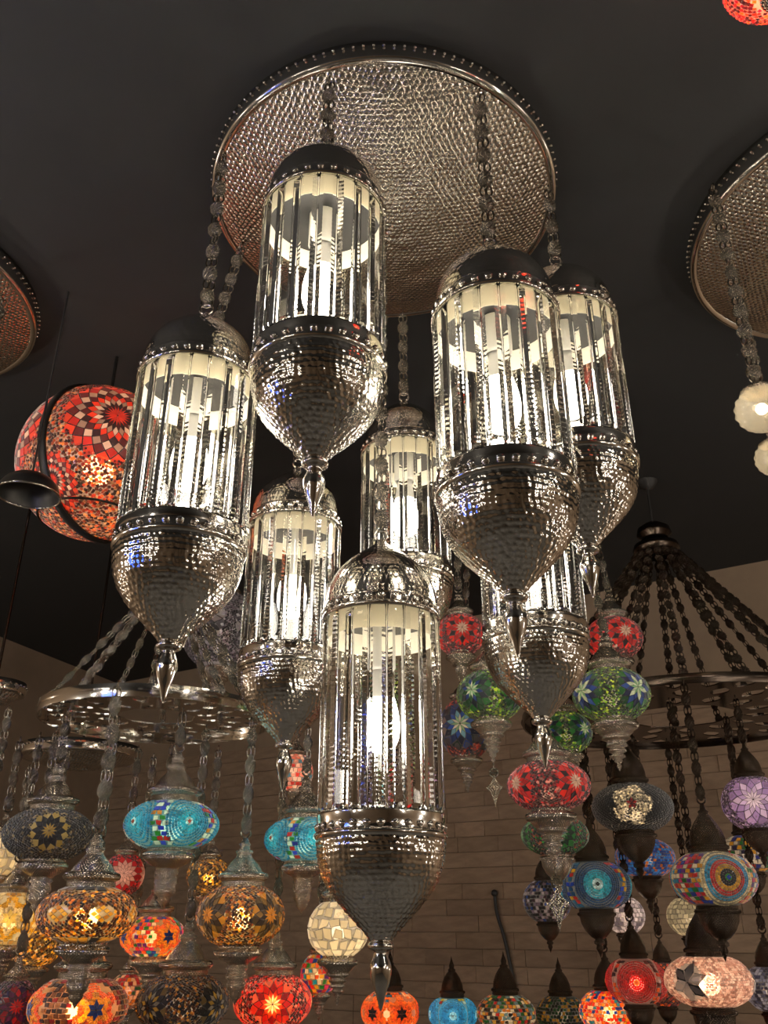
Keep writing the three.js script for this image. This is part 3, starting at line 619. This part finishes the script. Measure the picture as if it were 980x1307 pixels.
ML('orange blossom lamp with large blue stars', 100, 1285, 61, 43, 1.65, { hot: true, design: 'blossom', n: 4, rot: 0.35, glass: 0xf0b040, c0: K('#1a5ad0'), c1: K('#f4cc20'), c2: K('#f2901a'), c3: K('#8a6a3a', '#5a4a36', '#a88a54', '#a83028', '#3a2c20'), hang: HL, lit: 1.2, foot: 'cone' });
ML('purple and red mosaic lamp beside the orange blossom lamp', 16, 1283, 27, 36, 1.8, { design: 'starburst', n: 4, rot: 0.2, glass: 0x8a3048, c0: K('#d8342a'), c1: K('#6a2a5a'), c2: K('#c82a3a', '#7a2a6a'), c3: K('#4a2a6a', '#a8283a'), bead: K('#8a2a4a', '#c8a0b0', '#6a2a6a'), hang: HL, lit: 1.0, foot: 'cone' });
ML('coral red lamp with a bright white-hot star', 348, 1278, 49, 39, 1.88, { hot: true, design: 'starburst', n: 4, size: 0.9, rot: 0, glass: 0xf4b498, c0: K('#fff0c8', '#ffd890'), c1: K('#f0601c'), c2: K('#b82018', '#e8401c'), c3: K('#f4603a', '#f8a07a'), bead: K('#e83a22', '#f46a4a', '#f4b49a', '#c82418'), hang: HL, lit: 1.5, foot: 'cone' });
ML('turquoise lamp of beaded wheels half hidden by the longest crystal pendant', 388, 1072, 50, 31, 1.75, { design: 'beadwheel', n: 5, rot: 0.3, glass: 0x5fd0e0, c0: K('#eafcff', '#38c4dc', '#2fb4d0', '#25a6c8', '#1f98bc'), c1: K('#e06a1c'), c2: K('#d83a2a', '#f0a022', '#2f9e3c', '#2a50c8', '#f4efe2'), hang: HL, lit: 1.1, foot: 'stem' });
ML('white crackle glass lamp beside the lowest crystal bowl', 432, 1185, 39, 39, 1.62, { design: 'broken', tile: 0.017, jitter: 0.4, glass: 0xe8e4d4, c0: K('#f6f2e4', '#ece6d4', '#e2dcc8', '#d2ccb8'), hang: HL, lit: 1.0, foot: 'cone', footR: 1.05 });
ML('small red lamp with a white rosette behind the dark olive lamp', 158, 1116, 25, 28, 2.0, { design: 'starburst', n: 4, glass: 0xc03a30, c0: K('#f0ece4'), c1: K('#e8e2d8'), c2: K('#d8d0c8'), c3: K('#c82a22'), bead: K('#c82a22', '#e05040', '#8a1c18'), hang: HL, lit: 0.9, foot: 'cone' });
ML('white star-cut glass lamp beside the black one', 0, 1090, 24, 31, 1.9, { design: 'broken', tile: 0.02, jitter: 0.4, glass: 0xe6e0cc, c0: K('#f4eedc', '#e8e0c8', '#d8d0b8'), hang: HL, lit: 0.9, foot: 'cone' });
ML('small pink and white mosaic lamp behind the crystal finial', 377, 986, 22, 25, 2.05, { design: 'broken', tile: 0.01, glass: 0xe8c8bc, c0: K('#f0e4dc', '#e8a090', '#c84a3a', '#f4d8cc', '#5a9ab8', '#d8b0a8'), hang: HL + 0.05, lit: 1.0, foot: 'cone' });
ML('small gold beaded lamp behind the yellow blossom lamp', 47, 1208, 30, 27, 2.0, { design: 'swirl', glass: 0xd8c070, bead: K('#d8a820', '#f0d050', '#a87c18', '#e8c8a0'), hang: HL, lit: 1.1, foot: 'cone' });
ML('small confetti-coloured lamp under the white crackle glass lamp', 408, 1242, 24, 27, 1.95, { design: 'broken', tile: 0.0095, glass: 0xd8c080, c0: JEWEL, hang: HL, lit: 0.9, foot: 'cone' });
ML('small red and yellow chip lamp behind the orange blossom lamp', 163, 1263, 22, 22, 2.1, { design: 'broken', tile: 0.009, glass: 0xc06030, c0: K('#c8281c', '#e8b020', '#f0e0c0', '#a02018', '#2f7e3c'), hang: HL, lit: 0.9, foot: 'cone' });
mosaicLamp('mosaic_pendant', 'grey unlit ball of lilac beads and white lattice, behind the hoop chains', undefined, 283, 805, 50, 52, 2.35, { design: 'starburst', n: 4, rot: -0.6, size: 0.7, glass: 0x8a8088, clear: 0.3, c0: K('#6a6a70'), c1: K('#d8d4d0', '#7a767c'), c2: K('#5a565c', '#c8c4c0'), c3: K('#d8d4d0', '#8a8488'), bead: K('#a898a4', '#8a7c88', '#c4b4bc'), hang: CEIL - 0.03, lit: 0.12, foot: 'cone', capR: 0.7 });

// cluster of red and green lamps under a small plate
const SP = V(0.35, EYE + 1.212, -1.98);
ceilingPlate('small hammered silver plate holding the red and green mosaic lamps', SP.x, -SP.z, 0.18, 1.215, 0.03);
const GC = 'red and green mosaic lamps under the small plate';
const MC = (label, px, py, rx, ry, f, o) => { const c = pt(px, py, f); const d = V(c.x - SP.x, 0, c.z - SP.z), L = d.length(); if (L > 0.16) d.multiplyScalar(0.16 / L); mosaicLamp('mosaic_pendant', label, GC, px, py, rx, ry, f, { hang: V(SP.x + d.x, EYE + 1.21, SP.z + d.z), ...o }); };
const REDSTAR = { design: 'starburst', n: 4, size: 0.86, glass: 0x6a1a1c, c0: K('#f0e6da', '#d8c8b8'), c1: K('#d8301c', '#e84a24'), c2: K('#3a1414', '#c82a1c'), c3: K('#e02a1c', '#f04a22'), bead: K('#b01c28', '#d84050', '#701018', '#e8b0a8') };
const GREENSTAR = { design: 'starburst', n: 4, size: 0.86, glass: 0x3a5a18, c0: K('#e8efe4', '#a8d0b0'), c1: K('#1f7a3c', '#2a5aa8'), c2: K('#14304a', '#1f6a3c'), c3: K('#2f8a3c', '#1f6a34'), bead: K('#7ab018', '#a8d024', '#4a7a10', '#d8e85a') };
MC('small red rosette lamp between the back crystal pendant and the green lamps', 587, 810, 31, 28, 2.0, { ...REDSTAR, rot: 0.1 });
MC('green and lime lamp with a hanging diamond charm', 625, 888, 42, 34, 1.85, { ...GREENSTAR, rot: -0.55, big: true, lit: 1.2, charm: [0.02, 0.042] });
MC('blue-green lamp with an orange flank, behind the charm', 594, 930, 33, 40, 2.15, { ...GREENSTAR, rot: -0.2, glass: 0x6a3020, c1: K('#2a6ac0', '#8ac0d8'), c2: K('#14204a', '#1f4a8c'), c3: K('#1f4a3c', '#2a5aa8'), bead: K('#c8502a', '#a83c20', '#e07a4a') });
MC('small red rosette lamp above the green and blue lamp', 783, 815, 36, 29, 2.02, { ...REDSTAR, rot: 0.45 });
MC('green lamp with navy starbursts and lime beads', 780, 887, 48, 36, 1.8, { ...GREENSTAR, rot: 0.75, big: true, c1: K('#2a50a8', '#e8efe4'), c2: K('#1a2a6a', '#3a6ac0'), lit: 1.2 });
MC('lime beaded lamp partly behind a crystal bowl', 722, 935, 33, 28, 1.96, { ...GREENSTAR, rot: 0.8, lit: 1.3 });
MC('large red rosette lamp with ruby beads, its charm hanging low', 700, 1003, 52, 34, 1.68, { ...REDSTAR, rot: 0.7, big: true, lit: 1.3, charm: [0.025, 0.05] });
MC('dark green leaf-tile lamp under the large red rosette lamp', 708, 1066, 42, 27, 1.9, { ...GREENSTAR, rot: 0.2, glass: 0x1c3a1c, c0: K('#a8d8b0'), c1: K('#1f7a34'), c2: K('#124a22'), c3: K('#2f9a44'), bead: K('#1f6a2c', '#3a9a44', '#b06a3a') , foot: 'cup' });

// dark hoop with its lamps
const HR = pt(869, 915, 2.4).y - EYE - 0.014;
hoop('dark_filigree_hoop', 'dark bronze filigree hoop on a fan of bead chains', 869, 915, 2.4, 0.43, pt(838, 700, 2.4).y - EYE, 18, M.bronzeLink, M.bronze, M.bronzeLink, true, 0.2);
const GD = 'mosaic lamps hung from the dark bronze hoop';
const MD = (label, px, py, rx, ry, f, o) => mosaicLamp('mosaic_pendant', label, GD, px, py, rx, ry, f, { fit: 'dark', hang: HR, ...o });
MD('black lamp with a white crackled flower and a red heart', 807, 1031, 50, 33, 2.05, { design: 'flower', n: 3, glass: 0xc8c4bc, clear: 0.85, c0: K('#f0ecdc', '#e0dcc8', '#fff8e8'), c1: K('#d83a1c'), lit: 1.0 });
MD('turquoise beaded lamp with scattered colour chips', 758, 1130, 46, 34, 2.1, { design: 'beadwheel', n: 4, size: 0.9, rot: 0.1, glass: 0x1c5a78, c0: K('#e8fcff', '#4ad0e0', '#3ac0d8', '#2a6a9a', '#1f5a88'), c1: K('#1a1a1a'), c2: K('#1f6a98', '#2a88b0', '#d83a2a', '#f0c322', '#1f5fd0'), lit: 1.0 });
MD('sky blue chip lamp behind the black flower lamp', 823, 1095, 37, 26, 2.42, { design: 'broken', tile: 0.008, glass: 0x1c4a88, c0: K('#2a8ad8', '#3aa8e8', '#1f5aa8', '#1f5aa8', '#e08a3a'), lit: 1.2 });
MD('lilac and white petal lamp', 962, 1025, 39, 36, 2.1, { design: 'starburst', n: 3, size: 0.95, big: true, glass: 0x8a7a9a, c0: K('#f4f0fa'), c1: K('#ded4f0', '#c8bce0'), c2: K('#b8a8d4', '#e4dcf4'), c3: K('#c4b4e0', '#a898c4'), bead: K('#9a88b8', '#b8a8cc', '#d8d0e4'), lit: 1.4 });
MD('dark confetti lamp with rings of coloured seed beads', 910, 1122, 53, 38, 1.95, { design: 'beadwheel', n: 3, size: 0.9, rot: 0.35, glass: 0x2a261c, clear: 0.5, c0: K('#2fae3c', '#1a1612', '#e8c020', '#d8402a', '#38b4dc', '#f0e8c8'), c1: K('#2a6ae0'), c2: JEWEL, lit: 1.0 });
MD('yellow, red and blue chip lamp behind the dark confetti lamp', 955, 1090, 34, 26, 2.4, { design: 'broken', tile: 0.013, glass: 0x1c1c3a, c0: K('#f0c322', '#d83a2a', '#1f3fb0', '#2a1c5a', '#2f8e3c', '#f4efe2'), lit: 0.9 });
MD('small dark lamp with purple and white chips, behind the charm', 698, 1150, 30, 29, 2.32, { design: 'broken', tile: 0.0085, glass: 0x2a2028, clear: 0.4, c0: K('#3a2a34', '#b0a0b4', '#1c1418', '#e8e0e8', '#6a4a5a', '#2a6ac0'), lit: 0.7 });
MD('small white mirror-chip lamp behind the turquoise one', 797, 1168, 25, 25, 2.6, { design: 'broken', tile: 0.012, glass: 0xa8a4b0, c0: K('#f0eef4', '#c8c4d0', '#8a8698', '#e8e4ec'), lit: 1.1 });
MD('ruby red beaded wheel lamp', 812, 1252, 38, 33, 2.3, { hot: true, design: 'beadwheel', n: 4, size: 0.86, glass: 0x8a1a14, c0: K('#ffb060', '#e82a1c', '#e0241c', '#c81c18', '#c81c18'), c1: K('#ffd080'), c2: K('#d8601c', '#e88a24', '#3a1410', '#6a2010'), lit: 1.3 });
MD('large pale pink crackle lamp with a dark six-point star', 905, 1252, 55, 36, 2.13, { hot: true, design: 'crackle', n: 3, rot: -0.5, size: 0.8, glass: 0xd0b8b0, c0: K('#f0dcd4', '#e0c4bc', '#d0b0a8', '#f8ece6', '#b89890'), c1: K('#141210', '#8f8f92'), lit: 1.4 });
MD('small white dotted glass lamp behind the dark confetti lamp', 882, 1170, 30, 27, 2.65, { design: 'broken', tile: 0.014, glass: 0x9a988e, c0: K('#eceadc', '#d8d8cc', '#b8b8ae'), lit: 1.0 });
MD('small orange beaded lamp between ruby and pale pink lamps', 848, 1256, 25, 31, 2.62, { design: 'swirl', glass: 0x8a3a10, bead: K('#e8661c', '#f0962a', '#a83a10', '#5a1c08'), lit: 1.0 });
MD('orange and multicoloured chip lamp below the ruby one', 778, 1291, 38, 31, 2.45, { hot: true, design: 'broken', tile: 0.0088, glass: 0xe08a3a, c0: K('#e85a1c', '#f0962a', '#f4c83a', '#d8342a', '#2ab4dc', '#1f5fd0', '#f4efe2'), lit: 1.6 });
MD('blue-grey chip lamp beside the pale pink one', 985, 1262, 34, 32, 2.3, { design: 'broken', tile: 0.0085, glass: 0x6a708a, c0: K('#a8aec8', '#d0d4e4', '#6a7090', '#484c68'), lit: 0.9 });

// table lamps on a display counter along the stone wall
const COUNTER = 1.08;
const GT = 'spire-capped table lamps on the counter';
const MT = (label, px, py, rx, ry, f, o) => {
  const t = mosaicLamp('mosaic_table_lamp', label, GT, px, py, rx, ry, f, { fit: 'dark', cap: 'spire', foot: 'none', ...o });
  const y = COUNTER - t.position.y, R = rx * depth(py, f) / F, b = -R * 0.5;
  part(t, 'lamp_base', revolve([[R * 0.42, b + R * 0.06], [R * 0.46, b - R * 0.05], [R * 0.3, b - R * 0.3], [R * 0.16, b - R * 0.5], [R * 0.2, (b + y) / 2], [R * 0.15, y + R * 0.5], [R * 0.4, y + R * 0.3], [R * 0.62, y + R * 0.1], [R * 0.66, y + 0.001], [0.002, y + 0.001]], 28), M.bronze);
};
MT('orange table lamp with white flowers and dark chips', 498, 1291, 37, 30, 3.1, { design: 'blossom', n: 6, rot: 0.4, glass: 0xe0861c, c0: K('#2a1a10'), c1: K('#f0902a'), c2: K('#f4a83a'), c3: K('#e8861c', '#f0a028', '#f4e8d0', '#3a90c8', '#2a1a10'), lit: 1.2, capR: 0.95 });
MT('sky blue glitter table lamp', 578, 1294, 31, 25, 3.1, { design: 'beadwheel', n: 5, glass: 0x4ab8e0, c0: K('#d8f4ff', '#58c0ea', '#40aee0', '#58c0ea'), c1: K('#ffffff'), c2: K('#f0c322', '#d83a2a', '#2f9e3c', '#e8e0d0'), lit: 1.1, capR: 1.1 });
MT('confetti table lamp with white and yellow chips', 646, 1294, 37, 28, 2.9, { design: 'broken', tile: 0.012, glass: 0x6a5a38, c0: K('#f4efe2', '#f0d070', '#d83a2a', '#2f7e3c', '#5a4a2c', '#2a241c', '#e8a030', '#8ab0c0'), lit: 1.1 });
MT('dark green table lamp with small bright chips', 717, 1295, 33, 27, 2.95, { design: 'broken', tile: 0.01, glass: 0x12301a, clear: 0.4, c0: K('#1f5a2c', '#124020', '#2a7a3c', '#0c2412', '#e8c040'), lit: 0.7 });
{
  const t = thing('display_counter', 'dark wooden counter along the stone wall carrying table lamps', 'counter', V(0.3, 0, -3.05));
  const wood = new THREE.MeshStandardMaterial({ color: 0x3a2a1e, roughness: 0.6 });
  const yaw = Math.atan2(dB[1], dB[0]); t.rotation.y = yaw;
  const top = part(t, 'counter_top', new THREE.BoxGeometry(1.3, 0.04, 0.5), wood); top.position.y = COUNTER - 0.02;
  const body = part(t, 'cabinet_body', new THREE.BoxGeometry(1.24, COUNTER - 0.04, 0.44), wood); body.position.y = (COUNTER - 0.04) / 2;
}

// ---------------------------------------------------------------- red globe lamp with its iron bracket and cup
{
  const px = 127, py = 592, f = 1.74, c = pt(px, py, f), R = 99 * depth(py, f) / F;
  const t = thing('globe_lamp', 'large red mosaic globe with white-edged starbursts in an iron bracket', 'globe lamp', c);
  t.rotation.y = Math.atan2(-c.x, -c.z);
  const body = part(t, 'globe', revolve(Array.from({ length: 33 }, (_, i) => { const a = -1.5 + i / 32 * 3; return [R * Math.cos(a), R * Math.sin(a)]; }), 56), glassMat(0xf0dccc, 0.85));
  const ts = new Tiles(R * 1.003, R * 1.003, 5);
  const star = (rot, cv, Rm) => {
    ts.reserve(rot, Rm * 0.86, 0, cv);
    ts.rosette(rot, 20, [0, 0.12, 0.24, 0.34, 0.44, 0.54, 0.64, 0.74, 0.86, 1.0].map((x) => x * Rm), [K('#f0603a'), K('#4a3030', '#6a3a38'), K('#f4ece8', '#c0b4b0'), K('#f4663a'), K('#5a3434', '#7a3c3c'), K('#f4ece8', '#c8bcb8'), K('#e04a2a', '#8a3830'), K('#f8703a')], { cv, big: 5 });
  };
  for (let k = 0; k < 4; k++) star(0.12 + k * Math.PI / 2, R * 0.18, R * 0.66);
  for (let k = 0; k < 4; k++) star(0.12 + Math.PI / 4 + k * Math.PI / 2, -R * 0.62, R * 0.3);
  ts.fill(K('#f08a3a', '#d8642a', '#f4b060', '#a85a38', '#e8c89a'), 0.0068, 0.0046, 1.5);
  ts.build(body);
  part(t, 'light_bulb', new THREE.SphereGeometry(0.035, 14, 10), bulbMat(0xffc890)).position.set(0, -R * 0.1, 0);
  lampLight(t, -R * 0.1, 0xffc890, 0.11, 0.035);
  // strap over the side, thin hoop round the belly, hanger to the ceiling
  const strap = new THREE.TorusGeometry(R * 1.02, 0.005, 6, 60); strap.scale(1, 1, 2.2); strap.rotateY(-2.32);
  part(t, 'strap', strap, M.iron);
  const hoopG = new THREE.TorusGeometry(R * 0.625, 0.0028, 6, 80); hoopG.rotateX(Math.PI / 2); hoopG.translate(0, -R * 0.8, 0);
  part(t, 'belly_hoop', hoopG, M.iron);
  part(t, 'hanger', new THREE.CylinderGeometry(0.004, 0.004, TOP - c.y - R, 8).translate(0, (TOP - c.y + R) / 2, 0), M.iron);
  const b = pt(36, 632, 1.5);
  const s = thing('bowl_shade', 'dark metal bowl shade hung in front of the red mosaic globe', 'lamp shade', b);
  const r = 39 * depth(632, 1.5) / F;
  part(s, 'shade', revolve([...smooth([[0.012, r * 0.75], [r * 0.5, r * 0.68], [r * 0.85, r * 0.4], [r, 0]], 14), [r * 0.985, -0.001], ...smooth([[r * 0.96, 0.001], [r * 0.8, r * 0.38], [r * 0.45, r * 0.62], [0.01, r * 0.68]], 12)], 48), M.iron);
  part(s, 'shade_rim', new THREE.TorusGeometry(r * 0.995, 0.0022, 6, 48).rotateX(Math.PI / 2), M.silver);
  part(s, 'cord', new THREE.CylinderGeometry(0.0022, 0.0022, TOP - b.y - r * 0.74, 6).translate(0, (TOP - b.y + r * 0.74) / 2, 0), M.cable);
}

// ---------------------------------------------------------------- neighbouring plates, chains and lamps at the edges
{
  const p1 = ceilingPlate('large hammered silver plate beside the swirled glass lamps', 0.955, 1.27, 0.345, 1.205, 0.06);
  const p2 = ceilingPlate('hammered silver plate reflecting the red globe', -1.083, 1.47, 0.318, 1.205, 0.05);
  const swirl = (label, px, py, r, f, topH, cd) => {
    const c = pt(px, py, f), R = r * depth(py, f) / F, t = thing('swirl_glass_pendant', label, 'pendant lamp', c, 'swirled glass lamps under the side plate');
    const g = revolve(Array.from({ length: 25 }, (_, i) => { const a = -1.45 + i / 24 * 2.9; return [R * Math.cos(a), R * 0.95 * Math.sin(a)]; }), 64), P = g.attributes.position;
    for (let i = 0; i < P.count; i++) { const x = P.getX(i), y = P.getY(i), z = P.getZ(i), a = Math.atan2(x, z), k = 1 + 0.06 * Math.cos(14 * (a + y / R * 0.9)); P.setXYZ(i, x * k, y, z * k); }
    g.computeVertexNormals();
    part(t, 'swirled_globe', g, new THREE.MeshPhysicalMaterial({ color: 0xf6f2e6, roughness: 0.22, transmission: 0.92, thickness: 0, ior: 1.5, side: THREE.DoubleSide }));
    part(t, 'cap', revolve([[R * 0.6, R * 0.72], [R * 0.66, R * 0.8], [R * 0.6, R * 0.9], [R * 0.45, R * 1.0], [R * 0.3, R * 1.16], [R * 0.12, R * 1.3], [0.004, R * 1.34]], 28), M.antique);
    part(t, 'cap_beads', ringOf(24, R * 0.66, R * 0.8, () => new THREE.SphereGeometry(R * 0.06, 6, 5)), M.antique, true);
    part(t, 'light_bulb', new THREE.SphereGeometry(R * 0.24, 12, 8), bulbMat(0xffe6c0)); lampLight(t, 0, 0xffe6c0, cd, R * 0.22);
    chain(t, V(0, EYE + topH - c.y, 0), V(0, R * 1.36, 0), { pitch: 0.04 });
  };
  swirl('white swirled glass ball lamp, the larger one, on a thin chain', 972, 522, 32, 1.14, 1.19, 0.012);
  swirl('white swirled glass ball lamp, the smaller and lower one', 990, 584, 25, 1.45, 1.19, 0.01);
  const cTop = V(-0.80, EYE + 1.19, -1.44);
  const t = thing('chain_pendant', 'bead chain with a crystal drop hanging from the plate near the red globe', 'pendant', V(-0.80, EYE + 0.8, -1.44));
  chain(t, V(0, 0.39, 0), V(0, 0.03, 0), {}); part(t, 'drop', revolve(smooth([[0.003, 0.03], [0.012, 0.01], [0.02, -0.02], [0.008, -0.05], [0.001, -0.065]], 16), 16), M.silver);
  mosaicLamp('mosaic_pendant', 'glowing orange beaded globe high up by itself', undefined, 986, -34, 62, 60, 0.66, { hot: true, design: 'swirl', glass: 0xf0601c, bead: K('#f4601c', '#f8862a', '#e83a22', '#c82a5a'), hang: CEIL - 0.002, lit: 3, capR: 0.6, foot: 'cone' });
  {
    const c = V(-0.98, EYE + 0.42, -0.72), t = thing('unseen_blue_globe_lamp', 'unseen blue beaded globe lamp, out of view, mirrored in the edge of the large plate', 'globe lamp', c), R = 0.12;  // out of view, placed to give the large plate its blue reflection
    const body = part(t, 'globe', revolve(Array.from({ length: 25 }, (_, i) => { const a = -1.5 + i / 24 * 3; return [R * Math.cos(a), R * Math.sin(a)]; }), 36), glassMat(0x2a7ae0, 0.85));
    const ts = new Tiles(R * 1.003, R * 1.003, 9); ts.fill(K('#1f6ae8', '#2a9af0', '#184ab8'), 0.009, 0.006, 1.5); ts.build(body);
    part(t, 'light_bulb', new THREE.SphereGeometry(0.035, 12, 8), bulbMat(0xffffff)); lampLight(t, 0, 0xffffff, 0.9, 0.035);
    part(t, 'cord', new THREE.CylinderGeometry(0.003, 0.003, CEIL - 0.42 - R, 6).translate(0, (CEIL - 0.42 + R) / 2, 0), M.cable);
  }
  // small plates above the lamps of the silver hoop
  const q1 = pt(103, 968, 2.5), q2 = pt(-8, 886, 2.2);
  const small = (label, q, R) => { const u = ceilingPlate(label, q.x, -q.z, R, q.y - EYE, 0.03); part(u, 'rod', new THREE.CylinderGeometry(0.004, 0.004, TOP - q.y - 0.03, 8).translate(0, (TOP - q.y + 0.03) / 2, 0), M.bronzeLink); };
  small('small bead-rimmed plate with blue reflections behind the silver hoop', q1, 0.165);
  small('small bead-rimmed plate over a thin chain, by the plain wall', q2, 0.075);
  const hang = (label, px, py, f, y2) => { const a = pt(px, py, f), b = pt(px, y2, f); const h = thing('hanging_chain', label, 'chain', V(a.x, b.y, a.z)); chain(h, V(0, a.y - b.y, 0), V(0, 0, 0), {}); part(h, 'hook', new THREE.TorusGeometry(0.011, 0.002, 6, 14), M.link); };
  hang('thin bead chain below the small plate by the plain wall', 12, 902, 2.2, 1075);
  hang('thin bead chain below the small plate with blue reflections', 38, 978, 2.47, 1092);
  // cable hanging down the stone wall
  const onWall = (px, py) => { let f = 3.6; for (let i = 0; i < 30; i++) { const p = pt(px, py, f); f = 3.96 - 0.6232 * p.x - 0.03; } return pt(px, py, f); };
  const cv = new THREE.CatmullRomCurve3([onWall(631, 1140), onWall(634, 1165), onWall(643, 1195), onWall(652, 1235), onWall(660, 1275), onWall(662, 1330)]);
  const w = new THREE.Mesh(new THREE.TubeGeometry(cv, 40, 0.0065, 7), M.cable); w.name = 'power_cable'; scene.add(tag(w, 'black power cable hanging down the stone wall', 'cable'));
  const e = onWall(631, 1140), plug = part(w, 'cable_end', new THREE.SphereGeometry(0.013, 10, 8), M.cable); plug.position.copy(e);
}
scene.traverse((o) => { if (o.isMesh) { o.castShadow = true; o.receiveShadow = true; } });
renderer.render(scene, camera);
